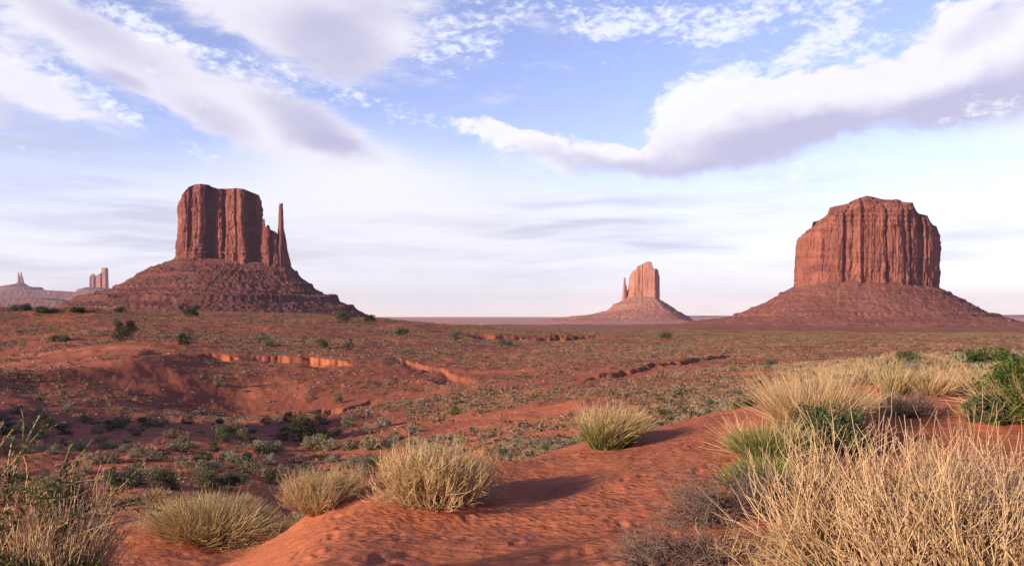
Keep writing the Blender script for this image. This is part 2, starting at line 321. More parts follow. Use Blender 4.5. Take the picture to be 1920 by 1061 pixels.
# ------------------------------------------------------------------ terrain: heights from surveyed points (azimuth column, distance, height), eye at 0
# each entry: azimuth as pixel column, list of (distance m, height m)
COLS = {
 -500: [(3,-2.1),(5,-2.3),(9,-2.9),(14,-3.5),(22,-4.5),(35,-5.4),(50,-6.2),(62,-6.4),(75,-6.4),(100,-6.5),(130,-4.8),(180,-1.9),(250,2.6),(400,2),(700,-8),(1500,-15)],
 0:    [(3,-2.0),(5,-2.3),(9,-2.9),(14,-3.5),(22,-4.5),(35,-5.4),(50,-6.2),(62,-6.4),(75,-6.3),(100,-6.6),(130,-5.2),(180,-2.3),(250,2.0),(400,1),(700,-8),(1500,-15)],
 130:  [(3,-2.0),(5,-2.4),(9,-3.0),(14,-3.6),(22,-4.6),(33,-5.5),(45,-6.3),(60,-7.0),(68,-6.6),(78,-6.3),(92,-6.1),(100,-5.9),(130,-4.4),(170,-2.4),(240,1.4),(400,0),(700,-9),(1500,-15)],
 270:  [(3,-2.0),(5,-2.4),(9,-3.0),(14,-3.6),(22,-4.6),(32,-5.4),(45,-6.5),(60,-7.5),(70,-7.4),(80,-6.3),(90,-5.3),(96,-5.3),(104,-4.9),(120,-3.8),(160,-2.1),(230,.5),(400,0),(700,-10),(1500,-15)],
 450:  [(3,-1.9),(5,-2.1),(8,-2.5),(10,-3.2),(14,-3.9),(20,-4.8),(32,-5.8),(48,-7.3),(60,-7.9),(72,-7.8),(85,-7.0),(97,-6.2),(110,-5.4),(140,-3.8),(200,-1.5),(260,.2),(400,-1),(700,-12),(1500,-18)],
 600:  [(3,-1.85),(6,-2.0),(9,-2.32),(10.5,-2.75),(13,-3.8),(20,-5.2),(30,-6.2),(48,-7.5),(60,-7.6),(80,-7.2),(100,-6.3),(112,-5.6),(150,-3.6),(220,-1.4),(280,-.4),(400,-2),(700,-14),(1500,-20)],
 760:  [(3,-1.85),(6,-2.0),(9,-2.15),(10.5,-2.3),(13,-3.2),(20,-5.0),(32,-6.0),(45,-6.7),(60,-7.0),(85,-7.0),(115,-6.2),(160,-4.5),(230,-3.0),(300,-2.6),(420,-6),(800,-20),(1500,-26)],
 960:  [(3,-1.85),(6,-1.9),(9,-1.95),(11,-2.0),(12.5,-2.3),(16,-3.4),(24,-4.3),(32,-4.9),(45,-5.8),(65,-6.4),(95,-6.8),(140,-6.6),(200,-6.0),(260,-5.3),(330,-6.4),(500,-14),(1000,-26),(2000,-31)],
 1130: [(3,-1.85),(6,-1.85),(9,-1.85),(12,-1.95),(13.5,-2.2),(18,-3.2),(26,-4.2),(36,-4.6),(50,-5.1),(75,-5.6),(110,-6.0),(170,-6.3),(250,-6.2),(330,-6.8),(500,-11.5),(1000,-22),(2000,-29)],
 1300: [(3,-1.85),(6,-1.8),(9,-1.75),(13,-1.75),(15,-1.95),(20,-2.8),(30,-3.9),(45,-4.5),(70,-5.0),(110,-5.7),(180,-6.2),(300,-7),(600,-11),(1000,-15),(1500,-18)],
 1450: [(3,-1.85),(6,-1.7),(9,-1.65),(13,-1.6),(18,-1.9),(26,-3.0),(40,-3.6),(60,-4.2),(100,-5.2),(180,-6.2),(300,-7.2),(600,-11),(1000,-16),(1500,-22)],
 1640: [(3,-1.9),(6,-1.75),(9,-1.7),(13,-1.65),(18,-1.8),(26,-2.0),(40,-2.6),(55,-3.2),(80,-4.6),(130,-5.6),(220,-6.8),(350,-8.5),(600,-12),(1000,-18),(1500,-26)],
 1800: [(3,-1.9),(6,-1.8),(9,-1.7),(12,-1.65),(16,-1.75),(24,-1.9),(40,-2.3),(60,-3.0),(90,-4.6),(150,-6.2),(250,-7.5),(400,-9.5),(700,-13),(1000,-17),(1500,-26)],
 2400: [(3,-1.9),(6,-1.8),(9,-1.65),(12,-1.5),(24,-1.8),(40,-2.1),(60,-2.8),(90,-4.4),(150,-6.0),(250,-7.5),(400,-9.5),(700,-13),(1000,-17),(1500,-26)],
}
def build_base():
    LG = np.linspace(math.log(1.5), math.log(40000), 420)
    cx = np.array(sorted(COLS)); T = []
    for c in cx:
        pts = [(1.0, COLS[c][0][1] + .02)] + [p for p in COLS[c]] + [(4000, -37), (10000, -48), (40000, -60)]
        d = np.log([p[0] for p in pts]); q = np.array([p[1] for p in pts])
        # monotone cubic
        h = np.diff(d); dl = np.diff(q) / h; mm = np.zeros(len(q)); mm[0] = dl[0]; mm[-1] = dl[-1]
        for i in range(1, len(q) - 1):
            mm[i] = 0 if dl[i-1] * dl[i] <= 0 else 2 * dl[i-1] * dl[i] / (dl[i-1] + dl[i]) if False else (dl[i-1]*dl[i]*2)/(dl[i-1]+dl[i])
        k = np.clip(np.searchsorted(d, LG) - 1, 0, len(d) - 2); u = np.clip((LG - d[k]) / h[k], 0, 1)
        T.append((2*u**3-3*u**2+1)*q[k] + (u**3-2*u**2+u)*h[k]*mm[k] + (-2*u**3+3*u**2)*q[k+1] + (u**3-u**2)*h[k]*mm[k+1])
    T = np.array(T)
    AX = np.linspace(-500, 2400, 291); out = np.zeros((len(AX), len(LG)))
    for j in range(len(LG)):       # catmull-like: linear then smoothed across columns
        out[:, j] = np.interp(AX, cx, T[:, j])
    ker = np.hanning(15); ker /= ker.sum(); pad = np.pad(out, ((7, 7), (0, 0)), mode='edge')
    out = sum(ker[i] * pad[i:i + len(AX)] for i in range(15))
    return LG, AX, out
_LG, _AX, _TB = build_base()
def base_h(x, y):
    r = np.hypot(x, y); az = np.arctan2(x, y); azc = np.clip(az, -.77, .77)
    px = 960 + F * np.tan(azc); d = np.maximum(r * np.cos(azc), 1.2)
    fi = np.clip((px - _AX[0]) / (_AX[1] - _AX[0]), 0, len(_AX) - 1.001); fj = np.clip((np.log(d) - _LG[0]) / (_LG[1] - _LG[0]), 0, len(_LG) - 1.001)
    i = fi.astype(int); j = fj.astype(int); u = fi - i; v = fj - j
    z = (_TB[i, j] * (1-u) + _TB[i+1, j] * u) * (1-v) + (_TB[i, j+1] * (1-u) + _TB[i+1, j+1] * u) * v
    w = sst(1.0, 2.0, np.abs(az)); z = z * (1 - w) + (-1.95 - np.minimum(r, 300) * .02) * w
    return z
def P(px, d): return ((px - 960) / F * d, d)
# arroyo banks: polyline in plan (px column, distance), depth of cut, width of the bed in front of the bank
BANKS = [([P(70,84),P(120,92),P(165,98),P(200,101),P(235,101.5),P(265,100),P(300,101.5),P(330,100),P(352,101),P(380,103),P(420,104),P(470,105)], 1.45, 9.0),
         ([P(455,109),P(490,107),P(520,108),P(545,106),P(580,106.5),P(612,104),P(640,102),P(680,98)], 1.0, 7.0),
         ([P(725,118),P(750,111),P(775,108),P(800,103),P(822,100),P(845,94),P(872,90),P(905,82)], .85, 5.0),
         ([P(860,222),P(895,212),P(925,206),P(955,209),P(980,207),P(1030,214),P(1075,222),P(1150,232)], 2.4, 26.0),
         ([P(1060,66),P(1100,72),P(1160,77),P(1210,84),P(1260,89),P(1330,101),P(1400,112)], .55, 8.0),
         ([P(545,69),P(580,73),P(615,75),P(640,73),P(670,75),P(720,80)], .5, 8.0)]
FEET = []
_r = np.random.default_rng(21)
for _ in range(300):
    _d = _r.uniform(5.2, 11.8); _px = _r.uniform(520, 1480)
    FEET.append((*P(_px, _d), _r.uniform(-.9, .9) + R(60), _r.uniform(.08, .15), _r.uniform(.04, .065), _r.uniform(.004, .014)))
def micro(x, y):
    r = np.hypot(x, y)
    px = 960 + F * np.where(y > .1, x / np.maximum(y, .1), np.sign(x) * 5)
    dune = sst(380, 620, px) * (1 - sst(11.0, 13.5, r))               # smooth wind-packed sand
    z = fbm(x * .045, y * .045, 1.3, 4) * np.clip(r * .0045 - .05, 0, 1.0) * (1 - sst(500, 3000, r) * .2)
    rough = (1 - .75 * dune)
    z = z + fbm(x * .30, y * .30, 5.1, 4) * .09 * rough * sst(4, 25, r)
    # small hummocks of held sand
    hm = np.maximum(pn(x * .40, y * .40, 9.7) - .15, 0) * .32 + np.maximum(pn(x * 1.3, y * 1.3, 2.2) - .15, 0) * .12
    z = z + hm * rough * sst(9, 30, r) * (1 - sst(300, 600, r))
    # dune undulation and wind scour
    a = R(25); u = x * math.cos(a) + y * math.sin(a); v = -x * math.sin(a) + y * math.cos(a)
    z = z + dune * (.055 * pn(u * .5, v * 1.1, 4.0) + .024 * pn(u * 1.2, v * 2.6, 6.0) + .012 * fbm(u * 3.0, v * 6.5, 8.0, 3) + .011 * (fbm(x * 2.6, y * 2.2, 12.0, 3, ridge=True) - .6) * sst(-.3, .3, pn(x * .5, y * .5, 30.0)))
    z = z + (1 - dune) * sst(3, 12, r) * .03 * fbm(x * 2.2, y * 2.2, 3.0, 3) * (1 - sst(60, 150, r))
    # far badland bumps on the pale plain
    z = z + sst(1200, 2500, r) * 2.2 * np.maximum(fbm(x * .006, y * .011, 2.0, 4, ridge=True) - .2, 0) * (1 - sst(6000, 9000, r))
    return z
def banks(x, y):
    z = np.zeros_like(x)
    for pts, dep, wid in BANKS:
        pts = np.array(pts); lo = pts.min(0) - wid - 12; hi = pts.max(0) + wid + 12
        k = np.nonzero((x > lo[0]) & (x < hi[0]) & (y > lo[1]) & (y < hi[1]))[0]
        if not len(k): continue
        X, Y = x[k], y[k]
        # signed distance across the bank (positive beyond it), parameter along x
        yb = np.interp(X, pts[:, 0], pts[:, 1]); sl = np.interp(X, (pts[1:, 0] + pts[:-1, 0]) / 2, np.diff(pts[:, 1]) / np.diff(pts[:, 0]))
        s = (Y - yb) / np.sqrt(1 + sl * sl) + .9 * fbm(X * .35, Y * .1, 1.0, 3) * wid / 9 + .35 * pn(X * 1.4, Y * .3, 2.0)
        span = pts[-1, 0] - pts[0, 0]; e = np.clip(np.minimum(X - pts[0, 0], pts[-1, 0] - X) / (span * .22), 0, 1) * (X > pts[0, 0]) * (X < pts[-1, 0])
        e = e * e * (3 - 2 * e) * (.8 + .25 * pn(X * .10, 0, 4.4) if (wid > 12 or dep < .6) else np.clip(.62 + .75 * pn(X * .13, 0, 4.4) + .35 * pn(X * .5, 0, 2.4), .05, 1.25))
        cut = np.where(s < 0, sst(-wid, -wid * .12, s), 1 - sst(0, .55 if wid < 12 else 7.0, s))
        z[k] -= dep * e * cut
    return z
def feet(x, y):
    z = np.zeros_like(x); k = np.nonzero((np.hypot(x, y) < 14) & (y > 3))[0]
    X, Y = x[k], y[k]; zz = np.zeros(len(k))
    for fx, fy, a, lx, ly, d in FEET:
        m = np.nonzero((np.abs(X - fx) < .6) & (np.abs(Y - fy) < .6))[0]
        if not len(m): continue
        u = ((X[m] - fx) * math.cos(a) + (Y[m] - fy) * math.sin(a)) / lx; v = (-(X[m] - fx) * math.sin(a) + (Y[m] - fy) * math.cos(a)) / ly
        q = np.sqrt(u * u + v * v)
        zz[m] += -d * (1 - sst(.3, 1.15, q)) + .30 * d * np.exp(-((q - 1.5) / .45) ** 2)
    z[k] = zz; return z
MOUNDS = [(-2.3, 4.2, 1.1, .5), (*P(400, 12.0), 1.9, .42), (*P(600, 9.2), .9, .10), (*P(815, 9.9), 1.0, .12), (*P(1145, 12.6), .8, .12), (*P(1530, 11.6), 1.3, .2), (*P(1880, 12.5), 1.8, .3), (*P(1640, 24), 2.5, .4), (*P(1745, 17.5), 1.6, .3)]
def H(x, y):
    x = np.atleast_1d(np.asarray(x, float)); y = np.atleast_1d(np.asarray(y, float)); sh = x.shape; x = x.ravel(); y = y.ravel()
    z = base_h(x, y) + micro(x, y) + banks(x, y) + feet(x, y)
    for mx, my, mr, mh in MOUNDS: z = z + mh * np.exp(-((x - mx) ** 2 + (y - my) ** 2) / (mr * mr))
    # low hill added out of view on the left to shade the hollow, and the ridge with the bowl below it
    t_ = np.clip((y + 34) / 78, 0, 1); hx = -56 + 10 * t_
    z = z + 9.6 * np.exp(-((x - hx) / np.where(x > hx, 9.0, 22.0)) ** 2) * sst(-48, -20, y) * (1 - sst(34, 52, y)) * (1 + .16 * pn(y * .13, 0 * y, 3.3) + .07 * pn(y * .5, x * .2, 3.3))
    rx = np.interp(y, [55, 70, 78, 88, 100], [P(-160,55)[0], P(-60,70)[0], P(125,78)[0], P(262,88)[0], P(350,99)[0]]); q = x - rx
    z = z + 1.15 * np.where(q > 0, np.exp(-(q / 4.2) ** 2), np.exp(-(q / 9.0) ** 2)) * sst(52, 68, y) * (1 - sst(94, 102, y))
    cx = np.interp(y, [4, 5.5, 7, 9.2, 10.2], [-1.15, -1.25, -1.35, -1.2, -.75]); q = x - cx      # crest of the dune, steeper on its lee side
    z = z + .19 * np.where(q > 0, np.exp(-(q / 1.0) ** 2), np.exp(-(q / .9) ** 2)) * sst(3.5, 5.0, y) * (1 - sst(9.6, 11, y))
    z = z - 2.0 * np.exp(-((x + 25) / np.where(x > -25, 17.0, 9.0)) ** 2 - ((y - 76) / 11) ** 2)
    return z.reshape(sh)
def hit(px, py, dmin=2.0, dmax=900.0):
    """first point of the terrain met by the sight line through a pixel of the photograph"""
    d = np.exp(np.linspace(math.log(dmin), math.log(dmax), 1400)); x = (px - 960) / F * d
    below = H(x, d) >= (HY - py) / F * d
    k = int(np.argmax(below)) if below.any() else len(d) - 1
    return float(x[k]), float(d[k]), float(H(x[k], d[k])[0])

def build_ground():
    th = np.concatenate([np.arange(-180, -75, 3.0), np.arange(-75, -38, .6), np.arange(-38, 38, .062), np.arange(38, 75, .6), np.arange(75, 180, 3.0)])
    rr = [.6]
    while rr[-1] < 19000:
        r = rr[-1]; k = .03 if r < 4 else .0052 if r < 16 else .0062 if r < 40 else .0058 if r < 130 else .0085 if r < 330 else .03 if r < 2500 else .06
        rr.append(r * (1 + k))
    rr = np.array(rr); TH, RR = np.meshgrid(np.radians(th), rr)
    x = RR * np.sin(TH); y = RR * np.cos(TH); z = H(x, y)
    V = np.stack([x, y, z], -1).reshape(-1, 3); n, m = RR.shape
    f = grid_faces(n, m, True)[:, ::-1]
    V = np.vstack([V, [[0, 0, float(z[0].mean())]]]); j = np.arange(m)
    tri = np.stack([np.full(m, len(V) - 1), (j + 1) % m, j], -1)
    g = mesh_obj('ground', V, [f, tri], ground_material(), smooth=True); g['kind'] = 'structure'
    print('ground verts', len(V))
build_ground()

# ------------------------------------------------------------------ buttes
def resample(poly, n):
    p = np.array(poly, float); q = np.vstack([p, p[:1]]); s = np.concatenate([[0], np.cumsum(np.hypot(*np.diff(q, axis=0).T))])
    u = np.linspace(0, s[-1], n, endpoint=False); return np.stack([np.interp(u, s, q[:, 0]), np.interp(u, s, q[:, 1])], -1), s[-1]
def facets(u, L, w, amp, r_):
    """piecewise slabs along a perimeter of length L: stepped offset with a tilt of its own per slab"""
    e = [0.0]
    while e[-1] < L: e.append(e[-1] + w * r_.uniform(.25, 2.3))
    e = np.array(e); k = np.clip(np.searchsorted(e, u % L) - 1, 0, len(e) - 2); f = ((u % L) - e[k]) / (e[k+1] - e[k])
    off = r_.normal(size=len(e)); til = r_.normal(size=len(e)) * .9
    edge = np.minimum(f, 1 - f) * (e[k+1] - e[k])
    return amp * (off[k] + til[k] * (f - .5)) - amp * 1.3 * np.exp(-(edge / (w * .10)) ** 2)
def cliff(name, D, plan, base, top, left, right, mat, parent, seed, mpp=None, n=900, lev=170, slab=14, amp=4.0, capk=(.0, .0), ridgeamp=1.6, org=None, ledges=(), cracks=(), calm=None, foot=7):
    """plan: closed outline in photo pixels (x column, depth offset), front side first; base/top: profiles (x, y) in pixels;
    left/right: how the side outlines move with height: (y pixel, shift)"""
    r_ = np.random.default_rng(seed); M = D / F; o = np.array(org)
    pl, L = resample(plan, n); c = np.array([pl[:, 0].mean(), pl[:, 1].mean()])
    tang = np.roll(pl, -1, 0) - np.roll(pl, 1, 0); nor = np.stack([tang[:, 1], -tang[:, 0]], -1); nor /= np.linalg.norm(nor, axis=1)[:, None]
    if ((pl - c) * nor).sum() < 0: nor = -nor
    u = np.arange(n) / n * L
    bx, by = zip(*base); tx, ty = zip(*top)
    ring = []
    T = np.concatenate([np.linspace(0, 1, lev)])
    s1 = r_.integers(1e6)
    for t_ in T:
        zt_py = np.interp(pl[:, 0], tx, ty) + capk[0]; zb_py = np.interp(pl[:, 0], bx, by) + foot
        py = zb_py + (zt_py - zb_py) * t_
        wob = 3.0 * pn(u * .05, py * .02, seed) + 1.2 * pn(u * .2, py * .06, seed + 5)
        d = facets(u + wob, L, slab * 2.6, amp, np.random.default_rng(s1)) + facets(u + wob * 1.3, L, slab * .9, amp * .28, np.random.default_rng(s1 + 1))
        if calm is not None: d = d * np.where(pl[:, 1] < c[1], np.interp(pl[:, 0] + wob * .3, *zip(*calm)), 1)
        for cpx, cd, cw in cracks: d = d - np.where(pl[:, 1] < c[1], cd * np.exp(-((pl[:, 0] + wob * .25 - cpx) / cw) ** 2), 0)
        q3 = fbm(pl[:, 0] * .055, pl[:, 1] * .055, py * .022 + seed, 3) * 2.2; q4 = fbm(pl[:, 0] * .16, pl[:, 1] * .16, py * .05 + seed, 2) * 2.0
        d = d + amp * .65 * (np.round(q3) * .85 + q3 * .15) + amp * .22 * (np.round(q4) * .85 + q4 * .15)
        d = d + amp * .30 * fbm(pl[:, 0] * .12, pl[:, 1] * .12, py * .018, 4) + amp * .24 * fbm(pl[:, 0] * .4, pl[:, 1] * .4, py * .15, 3)
        d = d + amp * .85 * (1 - sst(.0, .30, t_)) * fbm(pl[:, 0] * .15, pl[:, 1] * .15, py * .05, 3, ridge=True)   # buttressed foot
        for ly, lw, la in ledges: d = d + la * np.exp(-((py - ly - 1.5 * pn(u * .03, 0, 3)) / lw) ** 2)
        d = d - amp * .9 * sst(.93, 1.0, t_) ** 2
        sx = np.interp(py, *zip(*left)) * np.clip((c[0] - pl[:, 0]) / (c[0] - pl[:, 0].min()), 0, 1) - np.interp(py, *zip(*right)) * np.clip((pl[:, 0] - c[0]) / (pl[:, 0].max() - c[0]), 0, 1)
        x = pl[:, 0] + nor[:, 0] * d + sx; yy = pl[:, 1] + nor[:, 1] * d + np.clip(t_, 0, 1) * 2.5; G = (D + np.minimum(yy, 30) * M) / F
        ring.append(np.stack([(x - 960) * G, D + yy * M, (HY - py) * G], -1))
    x0, y0, z0 = ring[-1].T
    for k in np.concatenate([np.linspace(.97, .1, 26), [.02]]):
        cx_, cy_ = (c[0] - 960) * M, D + c[1] * M
        x = cx_ + (x0 - cx_) * k; y = cy_ + (y0 - cy_) * k; px = x / y * F + 960; G = np.minimum(y, D + 30 * M) / F
        full = np.interp(px, tx, ty); g = sst(1.0, 1 - .6, k)
        if capk[0] > 0: g = np.clip(np.round((1 - k) / .55 * 3 + .25 * pn(px * .05, y * .02, 7)) / 3, 0, 1) * .85 + .15 * np.clip((1 - k) / .5, 0, 1)
        py = full + capk[0] * (1 - g) - .5 * pn(x * .05, y * .05, seed)
        ring.append(np.stack([x, y, (HY - py) * G], -1))
    V = np.array(ring) - o; nr = len(ring)
    f = grid_faces(nr, n, True)
    return mesh_obj(name, V.reshape(-1, 3), f, mat, parent)
def talus(name, D, plan, base, lp, rp, mat, parent, seed, n=900, rows=260, org=None, steps=(), rough=1.0, gully=1.0, front=1.0, nb=0):
    """apron: lp / rp are the left and right outlines in photo pixels starting at the foot of the cliff"""
    M = D / F; o = np.array(org); pl, L = resample(plan, n); c = pl.mean(0)
    kw = n // 14; ker = np.hanning(2 * kw + 1); ker /= ker.sum(); sm = np.stack([np.convolve(np.concatenate([pl[-kw:, i], pl[:, i], pl[:kw, i]]), ker, 'valid') for i in (0, 1)], -1)
    ang = np.arctan2(pl[:, 1] - c[1], pl[:, 0] - c[0]); w = (1 + np.cos(ang)) / 2
    bx, by = zip(*base)
    def prof(pts):
        p = np.array(pts, float); d = np.abs(p[:, 0] - p[0, 0]); s = np.linspace(0, 1, rows); q = d / d[-1]
        return np.interp(s, q, d), np.interp(s, q, p[:, 1])
    dl, yl = prof(lp); dr, yr = prof(rp); out = []
    dirx, diry = np.cos(ang), np.sin(ang)
    for i in range(rows):
        s = i / (rows - 1)
        dd = dl[i] * (1 - w) + dr[i] * w; dd = dd * (1 + (front - 1) * np.clip(-diry, 0, 1)); py0 = yl[i] * (1 - w) + yr[i] * w
        py = py0 + (np.interp(pl[:, 0], bx, by) - (yl[0] * (1 - w) + yr[0] * w)) * (1 - s) ** 3
        rs = min(1, 6 * s + .25)
        k = .965 if i == 0 else 1.0
        bl_ = min(1, s * 9); q_ = pl * (1 - bl_) + sm * bl_
        X = c[0] + (q_[:, 0] - c[0]) * k + dirx * dd; Y = c[1] + (q_[:, 1] - c[1]) * k + diry * dd
        wv = .5 * fbm(ang * 3, 0 * ang, seed, 3)
        gl = gully * rs * (1 - s * .55) * (1.5 * fbm(ang * 4.5 + wv + 1.2 * pn(X * .02, Y * .02, 1), s * 1.4 + 0 * ang, seed, 3, ridge=True) + 1.0 * fbm(ang * 12 + wv * 3 + 1.5 * pn(X * .04, Y * .04, 2), s * 5.0 + 0 * ang, seed + 3, 3, ridge=True))
        bl = rough * rs * (1.5 * fbm(X * .10, Y * .10, py * .10, 4) + .9 * np.maximum(fbm(X * .33, Y * .33, seed + py * .3, 3), -.1) + .8 * np.maximum(pn(X * .7, Y * .7, py * .7) - .1, 0))
        py = py - gl - bl
        for sy, h, wd in steps:   # hard beds standing out as low walls
            jit = 1.8 * pn(ang * 4, 0 * ang, sy) + 1.2 * pn(ang * 25, 0 * ang, sy) + .8 * pn(ang * 70, 0 * ang, sy)
            act = sst(-.35, .25, pn(ang * 2.2, 0 * ang, sy * .37) + .15)
            q = (py0 + jit - sy) / wd
            py = py - h * act * np.exp(-np.clip(q, 0, 9) * 0) * (np.exp(-(q / .8) ** 2) * (q < 0) + (q >= 0) * np.exp(-(q / .22) ** 2))
        G = (D + np.clip(Y, -60, 30) * M) / F
        out.append(np.stack([(X - 960) * G, D + Y * M, (HY - py) * G], -1))
    V = np.array(out) - o
    if nb:
        g = np.random.default_rng(seed + 70); s = np.linspace(0, math.pi, 8); a = np.linspace(0, 2 * math.pi, 12, endpoint=False); S, A = np.meshgrid(s, a, indexing='ij'); me = []
        for k in range(5):
            q = np.stack([np.sin(S) * np.cos(A), np.sin(S) * np.sin(A), .8 * np.cos(S)], -1); q = np.sign(q) * np.abs(q) ** .75; q = q * (1 + .35 * pn(q[..., 0] * 1.3 + k * 9, q[..., 1] * 1.3, q[..., 2] * 1.3))[..., None]
            ob = mesh_obj('boulder', q.reshape(-1, 3), grid_faces(8, 12, True), mat); me.append(ob.data); bpy.data.objects.remove(ob)
        fr = np.nonzero(np.sin(ang) < .25)[0]
        for k in range(nb):
            i = int(rows * (.12 + .8 * g.uniform() ** .8)); j = fr[g.integers(len(fr))]; ob = bpy.data.objects.new('boulder', me[k % 5]); C.objects.link(ob); ob.parent = parent
            r = M * g.uniform(.5, 1.0) * (1 + 2.2 * g.uniform() ** 5); ob.location = V[i, j] + [0, 0, r * .2]; ob.scale = (r * g.uniform(.8, 1.4), r, r * g.uniform(.7, 1.1)); ob.rotation_euler = tuple(g.uniform(-.5, .5, 2)) + (g.uniform(0, 6.28),)
    return mesh_obj(name, V.reshape(-1, 3), grid_faces(rows, n, True)[:, ::-1], mat, parent)

TAL_M = talus_material('warm_red_scree', (.31, .118, .086), (.19, .076, .060), (.40, .165, .118), 1.0)
ROCK_W = rock_material('dark_maroon_sandstone', (.255, .082, .066), (.085, .034, .038), (.36, .130, .092), 1.0, .7, .45)  # darkened below its own maroon to deepen the shaded facets
ROCK = rock_material('red_sandstone', (.29, .098, .070), (.105, .040, .040), (.40, .150, .098), 1.0, .65, .45)
ROCK_P = rock_material('hazed_red_sandstone', (.44, .185, .125), (.30, .125, .09), (.52, .25, .175), .55, .45, .3, .7)  # paleness of the hazy distance mixed into the rock colour
FAR_R = rock_material('far_haze_tint_rock', (.33, .150, .125), (.20, .095, .085), (.42, .20, .155), .4, .4, .4, .6)  # lavender of the far haze tinted into the rock
FAR_T = talus_material('far_haze_tint_scree', (.27, .130, .115), (.19, .092, .085), (.34, .175, .15), .35)  # scree tinted with the same haze lavender
TAL = talus_material('red_scree', (.215, .074, .060), (.095, .038, .036), (.31, .125, .092), 1.0)
TAL_P = talus_material('sun_paled_scree', (.56, .25, .175), (.44, .185, .135), (.62, .32, .235), .5)  # sunlight on the distant apron lightened into the scree colour

def west_butte():
    D = 1850.0; M = D / F; org = ((430 - 960) * M, D, (HY - 500) * M)
    b = empty('butte', org); tag(b, 'tall red butte with a sheer blocky tower and slim rock spire at its right', 'butte', 'sandstone buttes of the valley')
    base = [(330, 484), (420, 486), (500, 494), (545, 500)]
    plan = [(336, 30), (337, 6), (345, -6), (352, -10), (356, -6), (360, -16), (373, -24), (377, -18), (396, 6), (399, 4), (408, -8), (415, -10), (418, -2), (421, -2), (424, -14), (438, -22), (451, -27), (455, -22), (472, 2), (476, -2), (483, -6), (488, 2), (491, 12), (490, 40), (470, 62), (400, 66), (350, 58)]
    cliff('cliff', D, plan, base, [(334, 376), (340, 374), (341, 366), (347, 358), (354, 351), (366, 346), (375, 345), (392, 347), (398, 352), (400, 354), (430, 354), (445, 353), (458, 355), (470, 360), (476, 364), (486, 365), (491, 372), (494, 385)],
          [(345, 2), (376, 0), (420, -1), (480, -4)], [(365, 3), (400, 1), (440, -1), (480, -6)], ROCK_W, b, 11, slab=11, amp=3.0, org=org, cracks=[(349, 3, 1.2), (357, 5, 1.6), (366, 2, .9), (389, 2, 1), (405, 3, 1.1), (420, 5, 1.4), (431, 1.5, .8), (443, 2.5, .9), (462, 3, 1.2), (470, 2.5, .9), (477, 3.5, 1.2)], ledges=((466, 3, 1.5), (474, 2, 2.5)))
    # broken shoulder between the tower and the spire
    cliff('shoulder_crag', D, [(482, 14), (487, 4), (492, -8), (498, -19), (503, -20), (507, -12), (513, -15), (518, -13), (523, -4), (522, 20), (500, 26), (484, 24)], [(480, 486), (545, 500)],
          [(478, 418), (490, 414), (493, 410), (496, 413), (497, 425), (500, 427), (502, 422), (505, 423), (507, 431), (515, 434), (520, 438), (524, 446)],
          [(400, 0), (480, -3)], [(420, 0), (480, -2)], ROCK_W, b, 12, n=420, lev=110, slab=6, amp=2.0, org=org)
    cliff('spire', D, [(520, 4), (521, -8), (526, -15), (531, -12), (535, -4), (540, -1), (544, 6), (541, 14), (530, 16), (523, 14)], [(515, 492), (545, 499)],
          [(517, 386), (524, 382), (532, 381), (538, 382), (546, 387)],
          [(383, 3.6), (400, 2.4), (440, 1.2), (480, -.5), (500, -1)], [(383, 14), (400, 13.6), (428, 12), (438, 9.5), (460, 6), (480, 2.5), (495, -1)], ROCK_W, b, 13, n=300, lev=150, slab=5, amp=.8, org=org)
    tp = [(334, 30), (336, -8), (360, -20), (420, -22), (455, -24), (500, -20), (530, -12), (546, 6), (535, 40), (470, 66), (400, 68), (350, 58)]
    talus('talus_slope', D, tp, base, [(335, 478), (322, 484), (300, 495), (278, 502), (250, 520), (215, 540), (190, 548), (165, 558), (140, 566), (112, 572), (90, 600), (60, 640)],
          [(545, 500), (556, 512), (570, 524), (577, 530), (600, 548), (625, 562), (652, 572), (668, 580), (690, 592), (720, 606), (760, 640)], TAL, b, 5, n=1400, rows=330, org=org,
          steps=((516, 5.5, 5), (540, 4.0, 4), (553, 4.5, 4), (566, 10.0, 7), (580, 4, 4)), gully=1.0, rough=1.55, nb=80)
west_butte()

